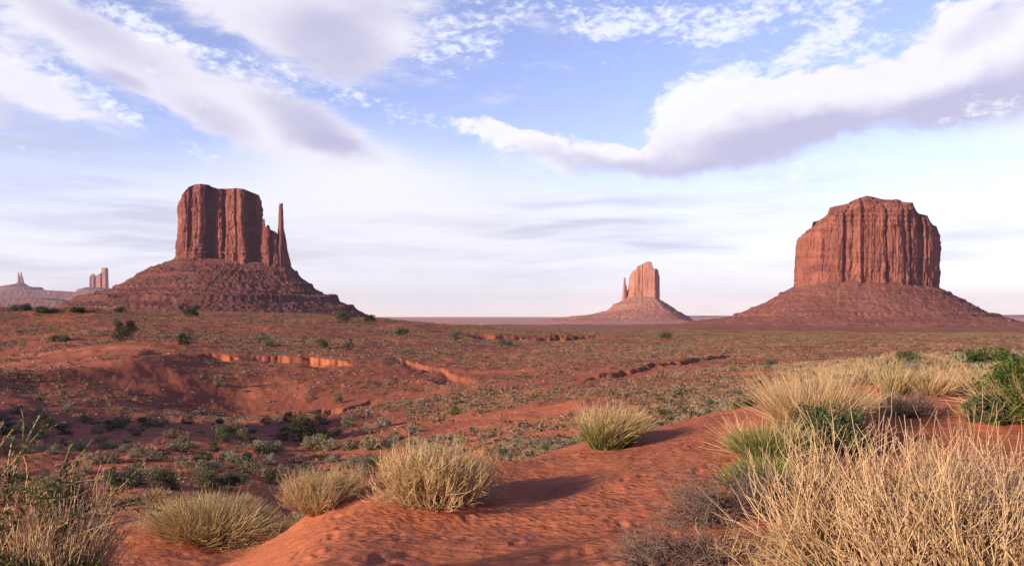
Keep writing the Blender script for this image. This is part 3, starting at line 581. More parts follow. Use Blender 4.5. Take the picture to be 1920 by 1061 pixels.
def merrick():
    D = 1950.0; M = D / F; org = ((1630 - 960) * M, D, (HY - 535) * M)
    b = empty('butte', org); tag(b, 'broad massive red butte with fluted walls and a stepped domed top', 'butte', 'sandstone buttes of the valley')
    base = [(1490, 541), (1540, 530), (1580, 527), (1650, 528), (1700, 532), (1740, 537), (1766, 541)]
    plan = [(1494, 70), (1493, 30), (1497, 6), (1508, -12), (1530, -26), (1556, -36), (1575, -40), (1580, -35), (1590, -40), (1612, -46), (1617, -40), (1624, -40), (1630, -46), (1655, -47), (1662, -41), (1672, -44), (1690, -40), (1700, -34), (1706, -26), (1714, -28), (1722, -22), (1727, -12), (1736, -14), (1750, -6), (1757, 4), (1762, 22), (1764, 60), (1750, 110), (1690, 140), (1590, 142), (1520, 115)]
    top = [(1490, 440), (1497, 429), (1503, 425), (1520, 420), (1530, 412), (1540, 405), (1554, 399), (1555, 389), (1590, 382), (1597, 377), (1612, 371), (1625, 367), (1640, 370), (1655, 374), (1676, 375), (1678, 373.5), (1695, 374), (1712, 375), (1715, 386), (1718, 390), (1739, 394), (1742, 402), (1745, 406), (1756, 409), (1760, 418), (1768, 428)]
    cliff('cliff', D, plan, base, top, [(436, 14), (450, 12), (500, 11), (520, 10), (541, 9)], [(409, 3), (430, 0), (470, -3), (520, -2), (541, 0)], ROCK, b, 31, n=1300, lev=190, slab=11, amp=2.2, capk=(15, 0), org=org, calm=[(1490, .35), (1575, .45), (1590, .7), (1660, .6), (1700, 1.1), (1770, 1.1)], cracks=[(1578, 4, 1.6), (1618, 3, 1.0), (1627, 6, 1.6), (1662, 3.5, 1.1), (1641, 2, .8), (1680, 2, .9), (1706, 6, 1.8), (1725, 11, 3.0), (1740, 5, 1.2)], ledges=((402, 2.5, 1.6), (412, 2, 1.2), (421, 2, .9)))
    talus('talus_slope', D, plan, base, [(1492, 538), (1470, 552), (1440, 570), (1420, 578), (1380, 596), (1350, 600), (1300, 606), (1240, 618), (1180, 640)],
          [(1764, 540), (1785, 550), (1803, 561), (1830, 574), (1860, 590), (1890, 597), (1925, 606), (1980, 616), (2040, 640)], TAL_M, b, 8, n=1500, rows=320, org=org,
          steps=((552, 4.0, 4), (566, 2.0, 3), (580, 1.6, 3), (594, 4.0, 4)), rough=1.1, gully=.8, front=.9, nb=80)
    # boulders fallen at the left foot, seen against the sky
    for k, (px, py, w) in enumerate([(1416, 581, 11), (1431, 576, 7), (1387, 592, 8), (1478, 549, 6), (1369, 597, 6), (1356, 599, 5)]):
        s = np.linspace(0, math.pi, 10); a = np.linspace(0, 2 * math.pi, 16, endpoint=False); S, A = np.meshgrid(s, a, indexing='ij')
        q = np.stack([np.sin(S) * np.cos(A), np.sin(S) * np.sin(A), .75 * np.cos(S)], -1); q = q * (1 + .3 * pn(q[..., 0] * 1.4 + k * 9, q[..., 1] * 1.4, q[..., 2] * 1.4))[..., None] * (w * M / 2)
        o = mesh_obj('boulder', q.reshape(-1, 3), grid_faces(10, 16, True), TAL_M, b); o.location = ((px - 1630) * M, (-5 + 4 * k % 7) * M, (535 - py - w * .15) * M)
merrick()

def east_butte():
    D = 3900.0; M = D / F; org = ((1208 - 960) * M, D, (HY - 558) * M)
    b = empty('butte', org); tag(b, 'pale pink distant butte with a slender thumb spire, between two large buttes', 'butte', 'sandstone buttes of the valley')
    base = [(1160, 558), (1200, 554), (1225, 558), (1240, 563)]
    plan = [(1175, 14), (1177, 0), (1190, -8), (1205, -10), (1222, -14), (1229, -15), (1231, -8), (1236, 4), (1237, 16), (1225, 26), (1195, 28), (1180, 24)]
    cliff('cliff', D, plan, base, [(1172, 545), (1176, 542), (1179, 538), (1179.5, 520), (1183, 512), (1187, 507), (1194, 504), (1195, 499), (1203, 496), (1210, 492), (1216, 490), (1222, 492), (1224, 500), (1225, 503), (1233, 503), (1236, 508), (1238, 520)],
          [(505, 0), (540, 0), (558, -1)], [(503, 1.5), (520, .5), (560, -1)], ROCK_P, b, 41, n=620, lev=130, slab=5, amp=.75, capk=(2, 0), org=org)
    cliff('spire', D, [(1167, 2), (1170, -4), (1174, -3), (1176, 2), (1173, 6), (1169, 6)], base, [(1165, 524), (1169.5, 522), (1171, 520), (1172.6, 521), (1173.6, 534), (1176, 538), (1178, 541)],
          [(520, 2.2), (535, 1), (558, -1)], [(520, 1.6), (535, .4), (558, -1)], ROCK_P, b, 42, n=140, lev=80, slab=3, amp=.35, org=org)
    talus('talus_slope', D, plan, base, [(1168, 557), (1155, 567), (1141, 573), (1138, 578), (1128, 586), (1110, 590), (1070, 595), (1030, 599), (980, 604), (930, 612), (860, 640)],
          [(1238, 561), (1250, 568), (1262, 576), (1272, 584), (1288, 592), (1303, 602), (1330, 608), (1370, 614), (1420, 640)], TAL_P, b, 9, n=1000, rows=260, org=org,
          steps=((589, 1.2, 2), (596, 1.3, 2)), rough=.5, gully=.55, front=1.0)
east_butte()

def far_left():
    D = 7600.0; M = D / F; org = ((185 - 960) * M, D, (HY - 540) * M)
    b = empty('butte', org); tag(b, 'small far pinkish butte with a castle-like wall ending in one square tower', 'butte', 'far buttes on the left horizon')
    base = [(160, 538), (205, 540)]
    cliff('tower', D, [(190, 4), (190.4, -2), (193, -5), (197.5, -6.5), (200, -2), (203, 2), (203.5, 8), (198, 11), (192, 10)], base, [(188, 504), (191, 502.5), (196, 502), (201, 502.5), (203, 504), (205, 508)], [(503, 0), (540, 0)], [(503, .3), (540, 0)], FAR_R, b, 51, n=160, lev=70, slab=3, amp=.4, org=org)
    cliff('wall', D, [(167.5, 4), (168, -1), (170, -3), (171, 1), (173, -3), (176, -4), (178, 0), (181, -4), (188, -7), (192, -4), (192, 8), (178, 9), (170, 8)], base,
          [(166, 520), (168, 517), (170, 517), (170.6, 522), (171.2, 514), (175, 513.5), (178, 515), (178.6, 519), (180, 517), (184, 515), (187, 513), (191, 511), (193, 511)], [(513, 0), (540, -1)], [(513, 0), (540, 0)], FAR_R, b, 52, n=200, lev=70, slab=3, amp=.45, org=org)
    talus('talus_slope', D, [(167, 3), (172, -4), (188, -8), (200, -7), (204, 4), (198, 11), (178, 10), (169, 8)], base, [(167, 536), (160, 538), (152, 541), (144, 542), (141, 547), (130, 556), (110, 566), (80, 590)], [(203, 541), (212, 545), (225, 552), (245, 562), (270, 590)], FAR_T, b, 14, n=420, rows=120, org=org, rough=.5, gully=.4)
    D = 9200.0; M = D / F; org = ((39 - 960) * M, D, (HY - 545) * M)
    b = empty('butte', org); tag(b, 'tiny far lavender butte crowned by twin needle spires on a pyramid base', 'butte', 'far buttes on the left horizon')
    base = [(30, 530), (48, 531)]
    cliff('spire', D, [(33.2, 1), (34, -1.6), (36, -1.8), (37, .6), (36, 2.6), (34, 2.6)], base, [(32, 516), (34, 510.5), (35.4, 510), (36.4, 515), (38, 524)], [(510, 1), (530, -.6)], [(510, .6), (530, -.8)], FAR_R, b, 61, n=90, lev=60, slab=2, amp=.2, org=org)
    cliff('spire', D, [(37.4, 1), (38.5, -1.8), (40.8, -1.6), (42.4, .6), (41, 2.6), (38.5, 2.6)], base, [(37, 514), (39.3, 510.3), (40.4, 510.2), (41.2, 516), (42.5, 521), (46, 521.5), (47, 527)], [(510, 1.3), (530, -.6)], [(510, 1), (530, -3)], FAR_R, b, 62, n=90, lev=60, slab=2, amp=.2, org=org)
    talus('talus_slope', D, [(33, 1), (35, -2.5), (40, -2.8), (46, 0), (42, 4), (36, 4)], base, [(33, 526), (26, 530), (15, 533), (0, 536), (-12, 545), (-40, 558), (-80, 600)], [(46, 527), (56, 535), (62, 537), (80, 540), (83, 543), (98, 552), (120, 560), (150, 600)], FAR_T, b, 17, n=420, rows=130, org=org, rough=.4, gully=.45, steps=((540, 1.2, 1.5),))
    # long low mesas in front of them
    def mesa(D, top, foot, depth, label, seed, mat):
        M = D / F; xs = np.linspace(top[0][0], top[-1][0], 700); ty = np.interp(xs, *zip(*top)); M0 = ((xs[350] - 960) * M, D, -20.0)
        ty = ty + .5 * pn(xs * .12, 0 * xs, seed) + .25 * pn(xs * .5, 0 * xs, seed); rows = []
        for s in np.linspace(0, 1, 60):
            bed = np.round((s * 4 + .45 * pn(xs * .05, 0 * xs, seed + 2))) / 4
            py = ty + (foot - ty) * (.5 * bed + .5 * s) + .4 * fbm(xs * .2, 0 * xs + s * 4, seed, 3)
            yy = -s * depth + 1.6 * fbm(xs * .08, 0 * xs + s, seed, 4, ridge=True) * (1 - .3 * s)
            rows.append(np.stack([(xs - 960) * M, D + yy * M, (HY - py) * M], -1))
        back = rows[0].copy(); back[:, 1] += 60 * M; bot = back.copy(); bot[:, 2] = -80.0
        V = np.array([bot, back] + rows) - np.array(M0)
        o = mesh_obj('mesa', V.reshape(-1, 3), grid_faces(len(rows) + 2, 700)[:, ::-1], mat); o.location = M0
        return tag(o, label, 'mesa', 'low mesas along the horizon')
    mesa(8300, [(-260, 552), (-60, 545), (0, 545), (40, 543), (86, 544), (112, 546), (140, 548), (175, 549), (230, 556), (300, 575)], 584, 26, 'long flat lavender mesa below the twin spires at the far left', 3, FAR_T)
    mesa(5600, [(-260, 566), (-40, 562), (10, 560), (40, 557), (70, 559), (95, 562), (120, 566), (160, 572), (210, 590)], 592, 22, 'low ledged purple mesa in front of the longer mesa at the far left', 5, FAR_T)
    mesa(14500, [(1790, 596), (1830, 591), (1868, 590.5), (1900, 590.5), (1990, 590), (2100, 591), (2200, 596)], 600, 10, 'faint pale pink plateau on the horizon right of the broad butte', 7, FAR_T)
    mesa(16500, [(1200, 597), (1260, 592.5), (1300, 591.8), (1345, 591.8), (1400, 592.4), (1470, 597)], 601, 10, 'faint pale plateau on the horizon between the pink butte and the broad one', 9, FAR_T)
far_left()

# ------------------------------------------------------------------ plants
class Buf:
    def __init__(s): s.V = []; s.F4 = []; s.F3 = []; s.t = []; s.r = []; s.l = []; s.n = 0
    def add(s, V, F4=None, F3=None, t=0., r=0., l=0.):
        V = V.reshape(-1, 3); k = len(V); s.V.append(V)
        if F4 is not None and len(F4): s.F4.append(F4 + s.n)
        if F3 is not None and len(F3): s.F3.append(F3 + s.n)
        for a, v in ((s.t, t), (s.r, r), (s.l, l)): a.append(np.broadcast_to(np.asarray(v, np.float32).ravel() if np.ndim(v) else np.float32(v), (k,)))
        s.n += k
    def build(s, name, mats, parent=None, smooth=False):
        F = [np.concatenate(q) for q in (s.F4, s.F3) if q]
        return mesh_obj(name, np.concatenate(s.V), F, mats, parent, smooth, {'t': np.concatenate(s.t), 'rnd': np.concatenate(s.r), 'lump': np.concatenate(s.l)})
def unit(v): return v / np.maximum(np.linalg.norm(v, axis=-1, keepdims=True), 1e-9)
def strands(buf, root, d, length, rad, seg=6, curl=.15, up=0.0, sides=3, g=rng, tip=.25, t0=0.0, t1=1.0, rnd=None, lean=None):
    n = len(root); p = root.astype(float).copy(); d = unit(d.astype(float)); length = np.broadcast_to(length, (n,)); rad = np.broadcast_to(rad, (n,))
    pts = [p.copy()]; ds = [d.copy()]
    for i in range(seg):
        p = p + d * (length / seg)[:, None]; pts.append(p.copy())
        d = d + g.normal(size=(n, 3)) * curl; d[:, 2] += up
        if lean is not None: d = d + np.asarray(lean)
        d = unit(d); ds.append(d.copy())
    pts = np.stack(pts, 1); ds = np.stack(ds, 1); tt = np.linspace(0, 1, seg + 1)
    a = g.uniform(0, 6.283, n); ref = np.stack([np.cos(a), np.sin(a), np.zeros(n)], -1)[:, None, :]
    e1 = unit(np.cross(ds, ref + ds * .01)); e2 = unit(np.cross(ds, e1)); rr = rad[:, None] * (1 - (1 - tip) * tt[None, :]); m = sides
    if m == 2: R_ = np.stack([pts - e1 * rr[..., None], pts + e1 * rr[..., None]], 2)
    else:
        R_ = np.stack([pts + (e1 * math.cos(2 * math.pi * k / m) + e2 * math.sin(2 * math.pi * k / m)) * rr[..., None] for k in range(m)], 2)
    base = (np.arange(n) * (seg + 1) * m)[:, None, None]; i = np.arange(seg)[None, :, None]; k = np.arange(1 if m == 2 else m)[None, None, :]; k2 = (k + 1) % m
    F = np.stack([base + i * m + k, base + i * m + k2, base + (i + 1) * m + k2, base + (i + 1) * m + k], -1).reshape(-1, 4)
    T = np.broadcast_to((t0 + (t1 - t0) * tt)[None, :, None], (n, seg + 1, m)); rn = g.uniform(size=n) if rnd is None else rnd
    buf.add(R_, F, None, T, np.broadcast_to(rn[:, None, None], (n, seg + 1, m)))
    return pts, ds
def branch(pts, ds, n, g, lo=.3, hi=.95, spread=.7):
    k = g.integers(0, pts.shape[0], n); f = g.uniform(lo, hi, n) * (pts.shape[1] - 1); i = np.minimum(f.astype(int), pts.shape[1] - 2); u = (f - i)[:, None]
    p = pts[k, i] * (1 - u) + pts[k, i + 1] * u; d = unit(ds[k, i] + g.normal(size=(n, 3)) * spread)
    return p, d
def leaves(buf, pos, size, g, up=.3, ratio=.45, lump=0.0):
    n = len(pos); d = unit(g.normal(size=(n, 3)) + np.array([0, 0, up])); e = unit(np.cross(d, g.normal(size=(n, 3)))); s = np.broadcast_to(size, (n,)) * g.uniform(.6, 1.3, n)
    a = d * s[:, None]; b = e * (s * ratio)[:, None]
    V = np.stack([pos - a * .5, pos + b * .5 , pos + a * .6, pos - b * .5], 1)
    F = np.arange(n * 4).reshape(n, 4); r = np.repeat(g.uniform(size=n), 4); l = np.repeat(np.broadcast_to(lump, (n,)), 4)
    buf.add(V, F, None, 0.5, r, l)
def fan(n, g, spread, r0, flat=1.0):
    """roots on a disc and outward-leaning directions"""
    a = g.uniform(0, 6.283, n); q = np.sqrt(g.uniform(0, 1, n)); root = np.stack([np.cos(a) * q * r0, np.sin(a) * q * r0 * flat, np.zeros(n)], -1)
    th = spread * (q * .8 + g.uniform(0, .35, n)); a2 = a + g.normal(size=n) * .5
    return root, np.stack([np.cos(a2) * np.sin(th), np.sin(a2) * np.sin(th) * flat, np.cos(th)], -1)

STRAW = strand_material('straw', (.40, .25, .11), (.72, .52, .27), (.54, .37, .21))
CREAM = strand_material('bleached_twig', (.44, .28, .13), (.74, .53, .27), (.58, .42, .23), trans=0)
TWIG = strand_material('dry_twig', (.27, .160, .085), (.73, .52, .29), (.48, .33, .21), trans=0)
DARKTWIG = strand_material('dead_dark_twig', (.13, .085, .07), (.30, .21, .16), (.22, .16, .14), trans=0)
OLIVE = strand_material('olive_grass', (.17, .14, .05), (.62, .47, .22), (.46, .36, .16))
GREEN = strand_material('green_grass', (.070, .125, .025), (.20, .26, .06), (.38, .36, .12), lo=.2, hi=1.0)
GREENLEAF = leaf_material('green_leaf', (.050, .088, .018), (.10, .145, .030), (.15, .16, .045), objvar=.1)
JUNIPER = leaf_material('juniper_green', (.040, .055, .020), (.075, .085, .030), (.12, .105, .040))
SAGE = leaf_material('sage_grey_green', (.20, .19, .115), (.29, .27, .165), (.38, .33, .20))
DARKSAGE = leaf_material('dark_brush', (.095, .105, .062), (.15, .155, .088), (.22, .20, .115))
TAN = leaf_material('tan_grass', (.34, .23, .115), (.46, .33, .17), (.29, .23, .11))
BARK = strand_material('bark', (.10, .065, .045), (.16, .11, .08), (.13, .09, .07), trans=0)

def crown_mesh(buf, g, w, h, lumps, per, leaf, droop=.2, lift=.12):
    """foliage clumps through a dome of width w and height h"""
    for i in range(lumps):
        a = g.uniform(0, 6.283); q = math.sqrt(g.uniform()) ; zc = g.uniform(lift, .82) * h; rr = (w / 2) * q * math.sqrt(max(.12, 1 - (max(0, zc / h - .25)) ** 2 * 1.1)) * .82
        c = np.array([math.cos(a) * rr, math.sin(a) * rr, zc]); s = w * g.uniform(.10, .19)
        v = unit(g.normal(size=(per, 3))) * (s * g.uniform(.35, 1.05, per) ** .6)[:, None] * np.array([1, 1, .85]); pos = c + v; pos[:, 2] = np.maximum(pos[:, 2], .02)
        leaves(buf, pos, leaf, g, up=.5, ratio=.5, lump=g.uniform())
def shrub(name, w, h, mat, g, lumps=16, per=90, leaf=.05, parent_loc=(0, 0, 0), stems=14, crown_name='foliage', stem_name='stems', rz=0.0, lift=.12):
    e = empty(name, parent_loc, rz); b = Buf(); crown_mesh(b, g, w, h, lumps, per, leaf, lift=lift); b.build(crown_name, mat, e)
    s = Buf(); root, d = fan(stems, g, 1.0, w * .10); root[:, 2] -= .05
    pts, ds = strands(s, root, d, h * g.uniform(.6, .95, stems), max(.008, w * .012), 5, .22, .05, 4, g)
    p2, d2 = branch(pts, ds, stems * 3, g); strands(s, p2, d2, h * .35, max(.004, w * .006), 4, .25, .05, 3, g); s.build(stem_name, BARK, e)
    return e
def copy_tree(o, loc, rz, sc):
    c = o.copy(); C.objects.link(c); c.location = loc; c.rotation_euler = (0, 0, rz); c.scale = (sc, sc, sc)
    for ch in list(o.children):
        k = ch.copy(); C.objects.link(k); k.parent = c
    return c

# ---- junipers and larger bushes standing on the slopes (px, foot py, width px, height px, material, label)
NAMED = [
 (576, 826, 82, 56, 'juniper_bush', JUNIPER, 'largest rounded dark juniper bush, standing in the red hollow behind the dune'),
 (232, 639, 50, 40, 'juniper_bush', JUNIPER, 'big dark juniper bush above the cut bank, below the left foot of the tall butte'),
 (347, 647, 34, 27, 'juniper_bush', JUNIPER, 'rounded dark juniper bush above the longest cut bank, right of the bigger one'),
 (359, 594, 34, 23, 'juniper_bush', JUNIPER, 'dark juniper bush on the ridge line, against the scree of the tall butte'),
 (226, 586, 24, 12, 'juniper_bush', JUNIPER, 'small dark juniper bush on the ridge line beside the ledges of the tall butte'),
 (694, 603, 26, 13, 'juniper_bush', JUNIPER, 'flat dark juniper bush on the skyline where the scree of the tall butte ends'),
 (645, 601, 34, 20, 'desert_bush', DARKSAGE, 'sparse brownish bush on the ridge just left of the skyline juniper'),
 (604, 653, 26, 20, 'desert_bush', GREENLEAF, 'green bush on the red slope below the right end of the scree'),
 (655, 652, 20, 20, 'desert_bush', DARKSAGE, 'thin upright olive bush right of the green bush on the red slope'),
 (492, 642, 28, 20, 'desert_bush', SAGE, 'olive bush with a pale neighbour, above the second cut bank'),
 (501, 649, 24, 13, 'desert_bush', SAGE, 'pale low bush touching the olive bush above the second cut bank'),
 (851, 779, 25, 27, 'desert_bush', GREENLEAF, 'upright green bush alone on the bare orange slope beyond the dry bush'),
 (789, 764, 22, 12, 'desert_bush', SAGE, 'low pale green bush left of the upright green bush'),
 (752, 630, 34, 18, 'desert_bush', DARKSAGE, 'dark bush on the far slope left of the dark red scarp'),
 (854, 638, 28, 20, 'desert_bush', DARKSAGE, 'olive bush beside the left end of the dark red scarp'),
 (948, 648, 28, 13, 'desert_bush', DARKSAGE, 'dark bush just below the dark red scarp'),
 (411, 725, 28, 23, 'desert_bush', SAGE, 'lone grey bush on the dark slope of the bowl'),
 (636, 756, 24, 20, 'desert_bush', DARKSAGE, 'dark olive bush at the small orange bank behind the big juniper'),
 (1245, 634, 30, 12, 'desert_bush', DARKSAGE, 'dark bush in front of the pink butte'),
 (1446, 686, 30, 13, 'desert_bush', DARKSAGE, 'dark low bush left of the tall straw grass, on the flats'),
 (1400, 757, 16, 18, 'desert_bush', GREENLEAF, 'small bright green bush beside the left edge of the tall straw grass'),
 (1270, 745, 16, 16, 'desert_bush', GREENLEAF, 'tiny green bush by the shallow wash beyond the green tussock'),
 (1702, 684, 46, 26, 'desert_bush', GREENLEAF, 'rounded green bush on the straw flat behind the olive grass'),
 (1840, 690, 110, 34, 'desert_bush', GREENLEAF, 'wide low green bush on the straw flat beside the large green bush'),
 (112, 640, 40, 12, 'desert_bush', DARKSAGE, 'flat dark bush low on the left slope below the mesas'),
 (40, 583, 46, 12, 'desert_bush', DARKSAGE, 'dark low bush on the left ridge under the twin spires'),
 (84, 584, 40, 9, 'desert_bush', DARKSAGE, 'flat dark bush on the left ridge right of the bush under the twin spires'),
 (145, 586, 34, 9, 'desert_bush', JUNIPER, 'flat green bush on the left ridge below the castle-like butte'),
 (232, 914, 88, 36, 'desert_bush', DARKSAGE, 'wide dark bush in the hollow above the bare sand, nearest the camera'),
 (305, 914, 60, 36, 'desert_bush', DARKSAGE, 'greyish mounded bush right of the wide dark bush in the hollow'),
 (384, 909, 50, 26, 'desert_bush', DARKSAGE, 'dark bush behind the rounded olive grass mound'),
 (432, 908, 54, 24, 'desert_bush', DARKSAGE, 'dark bush behind the top of the olive grass mound'),
 (670, 897, 56, 46, 'desert_bush', SAGE, 'grey-green bush behind the straw grass left of the dry bush'),
 (706, 884, 52, 38, 'desert_bush', GREENLEAF, 'dark green bush half behind the left edge of the dry bush'),
 (592, 842, 56, 28, 'desert_bush', SAGE, 'mid green bush in front of the big juniper'),
 (418, 826, 56, 30, 'desert_bush', DARKSAGE, 'dark green wide bush left of the big juniper'),
 (495, 850, 44, 22, 'desert_bush', DARKSAGE, 'green bush left of and below the big juniper'),
 (530, 825, 28, 28, 'desert_bush', DARKSAGE, 'dark bush touching the left side of the big juniper'),
 (512, 906, 34, 32, 'desert_bush', GREENLEAF, 'dark green bush at the right end of the olive grass mound'),
]
gN = np.random.default_rng(77)
for (px, py, wp, hp, nm, mt, lab) in NAMED:
    x, y, z = hit(px, py); w = wp / F * y; h = hp / F * y * 1.05
    k = min(1.0, wp / 40)
    o = shrub(nm, w, h, mt, gN, lumps=int(12 + 14 * k), per=int(50 + 90 * k), leaf=max(.035, w * (.075 - .03 * k)), parent_loc=(x, y, z - .02), stems=8, crown_name='crown' if nm == 'juniper_bush' else 'foliage', stem_name='trunk' if nm == 'juniper_bush' else 'stems')
    tag(o, lab, 'juniper' if nm == 'juniper_bush' else 'bush', 'junipers and bushes on the slopes')

# ---- sagebrush of the hollow and the slopes: individuals copied from a few kinds
def sage_template(i, mat, w=1.0, h=.62, spiky=False):
    g = np.random.default_rng(300 + i); b = Buf()
    if spiky:
        root, d = fan(230, g, 1.15, .16); strands(b, root, d, g.uniform(.42, .72, 230) * .9, .016, 3, .12, .05, 2, g, .2)
        root, d = fan(70, g, 1.4, .2); strands(b, root, d, g.uniform(.3, .6, 70), .012, 3, .2, .05, 2, g, .3)
    else:
        crown_mesh(b, g, w, h, 15, 62, .075, lift=.06)
        root, d = fan(60, g, 1.2, .1); strands(b, root, d, g.uniform(.35, .62, 60), .011, 3, .2, .04, 2, g)
    o = b.build('sagebrush' if not spiky else 'grass_tuft', mat); C.objects.unlink(o); return o.data
TUFTMAT = strand_material('tuft_straw', (.26, .165, .085), (.52, .35, .19), (.36, .26, .15), trans=.1)
SAGE_T = [sage_template(0, SAGE), sage_template(1, SAGE), sage_template(2, DARKSAGE), sage_template(3, SAGE, 1.1, .5), sage_template(4, TAN, 1, .6)]
TUFT_T = [sage_template(10 + i, TUFTMAT, spiky=True) for i in range(4)]

HOLLOW = [(124,773,28),(78,785,35),(57,812,42),(18,814,40),(117,815,34),(187,828,26),(258,815,28),(320,819,32),(224,803,42),(270,801,36),(147,844,36),(172,869,42),(204,869,34),(289,863,30),(334,846,46),(465,887,36),(486,843,40),(385,861,36),(430,862,30),(462,870,30),(452,824,32),(516,847,40),(618,843,36),(658,842,36),(696,843,42),(730,840,32),(556,867,32),(600,863,28),(432,866,30),(461,873,32),(630,815,26),(655,800,34),(715,800,36),(742,826,30),(770,812,28),(690,812,30),(30,775,28),(160,790,26),(205,806,30),(300,800,34),(355,795,28),(375,862,26),(100,850,30),(60,850,34),(185,812,28),(240,830,24),(345,822,26),(360,840,24),(400,845,28),(410,806,30),(470,812,26),(250,858,24),(120,835,24),(540,790,26),(610,795,24),(500,795,24),(505,870,30),(575,892,34),(620,905,40),(640,880,26),(340,868,26),(455,905,34),(285,888,24),(20,850,36),(10,790,30),(96,800,26)]
gS = np.random.default_rng(11)
def put(mesh, name, x, y, z, w, hs, lab, cat, grp):
    o = bpy.data.objects.new(name, mesh); C.objects.link(o); o.location = (x, y, z); o.rotation_euler = (0, 0, gS.uniform(0, 6.28)); o.scale = (w, w * gS.uniform(.85, 1.15), w * hs)
    return tag(o, lab, cat, grp)
nsage = 0
for px, py, wp in HOLLOW:
    x, y, z = hit(px, py); w = wp / F * y
    k = gS.choice(5, p=[.25, .2, .25, .15, .15])
    put(SAGE_T[k], 'sagebrush', x, y, z - .03, w * 1.05, gS.uniform(.85, 1.2), 'small mounded sagebrush dotted on the shaded red floor of the hollow', 'sagebrush', 'sagebrush of the hollow'); nsage += 1

BARE = [(P(215, 112), 16, 6), (P(130, 80), 22, 5), (P(985, 46), 6, 6), (P(1250, 92), 16, 4), (P(620, 78), 9, 5), (P(960, 215), 40, 9), (P(300, 102), 22, 3.5), (P(560, 107), 12, 2.5), (P(840, 95), 9, 7), (P(700, 75), 8, 4), (P(1020, 78), 12, 4)]
def scatter():
    g = np.random.default_rng(5); N = 620000
    d = np.sqrt(g.uniform(13.5 ** 2, 430 ** 2, N)); near = g.uniform(size=N) < .12; d[near] = g.uniform(13.5, 75, near.sum())
    px = g.uniform(-120, 2040, N); x = (px - 960) / F * d; y = d
    cl = fbm(x * .07, y * .045, 3.0, 4); cl2 = fbm(x * .35, y * .35, 8.0, 3)
    den = .07 + .42 * sst(-.5, .45, cl + .5 * cl2)
    den = 1.15 * den * (.48 + .52 * sst(-.35, .12, fbm(x * .022 + 4, y * .055, 15.0, 3)))
    hol = (px < 760 - (d - 14) * 0) & (d < 62); bowl = (px > 220) & (px < 640) & (d > 55) & (d < 92)
    den = np.where(hol, den * .10, den); den = np.where(bowl, den * .45, den)
    lowright = (px > 840) & (px < 1480) & (d < 60); den = np.where(lowright, den * 1.7 + .05, den)
    flat = (px >= 1450) & (d > 17) & (d < 75); den = np.where(flat, .10 + den * 1.2, den)
    for (bx, by), rx, ry in BARE:
        q = ((x - bx) / rx) ** 2 + ((y - by) / ry) ** 2; den = den * sst(.55, 1.5, q + .5 * cl2)
    # keep off the dune and the orange saddle
    crest = np.interp(px, [380, 600, 760, 960, 1130, 1300, 1450, 1640, 1800, 2040], [16, 14, 14.5, 14.5, 15.5, 16, 20, 21, 19, 18]); den[d < crest] = 0
    den = den * (1 - .75 * sst(300, 430, d))
    keep = g.uniform(size=N) < den * np.where(d < 75, .5, 1.15) * 2.0
    x, y, px, d = x[keep], y[keep], px[keep], d[keep]; flat, lowright = flat[keep], lowright[keep]; n = len(x)
    kind = (g.uniform(size=n) < np.where(flat, .12, np.where(lowright, .33, .36))).astype(int)      # 1 = sage
    w = np.where(kind == 1, g.uniform(.22, .85, n) * g.uniform(.5, 1.15, n), g.uniform(.18, .58, n)) * np.where(d > 120, 1.15, 1.0)
    w = np.where(lowright, w * .75, w); w = np.where(flat & (kind == 0), w * 1.2, w)
    z = H(x, y)
    return x, y, z, px, d, kind, w
sx, sy, sz, spx, sdist, skind, sw = scatter()
def visible(x, y, ztop):
    v = np.ones(len(x), bool); f = np.linspace(.05, .97, 46); s = ztop / y
    for k in f: v &= (base_h(x * k, y * k) + .05) / (y * k) < s + .0005
    return v
app = sw / sdist * ((spx > 0) & (spx < 1920)); cand = np.argsort(-app)[:3000]
cand = cand[visible(sx[cand], sy[cand], sz[cand] + .25 * sw[cand])]
ind = {1: [i for i in cand if skind[i] == 1][:290 - nsage], 0: [i for i in cand if skind[i] == 0][:295]}
def zone(i):
    if spx[i] < 770 and sdist[i] < 64: return 0
    if spx[i] >= 1450: return 2
    if sdist[i] < 64: return 1
    return 3
ZT = ['on the shaded floor of the hollow at the left', 'on the slope just beyond the dune crest', 'on the straw-covered flat at the right', 'on the red slopes beyond the hollow']
for i in ind[1]:
    zn = zone(i); put(SAGE_T[gS.choice(5, p=[.3, .25, .2, .15, .1])], 'sagebrush', sx[i], sy[i], sz[i] - .03, sw[i], gS.uniform(.7, 1.0),
        'small mounded sagebrush dotted on the shaded red floor of the hollow' if zn == 0 else 'low grey-green sagebrush ' + ZT[zn], 'sagebrush', 'sagebrush of the hollow' if zn == 0 else 'sagebrush ' + ZT[zn])
for i in ind[0]:
    zn = zone(i); put(TUFT_T[gS.integers(4)], 'grass_tuft', sx[i], sy[i], sz[i] - .02, sw[i] * 1.1, gS.uniform(.6, .95), 'small tan grass tuft ' + ZT[zn], 'grass tuft', 'grass tufts ' + ZT[zn])
rest = np.ones(len(sx), bool); rest[ind[0]] = False; rest[ind[1]] = False
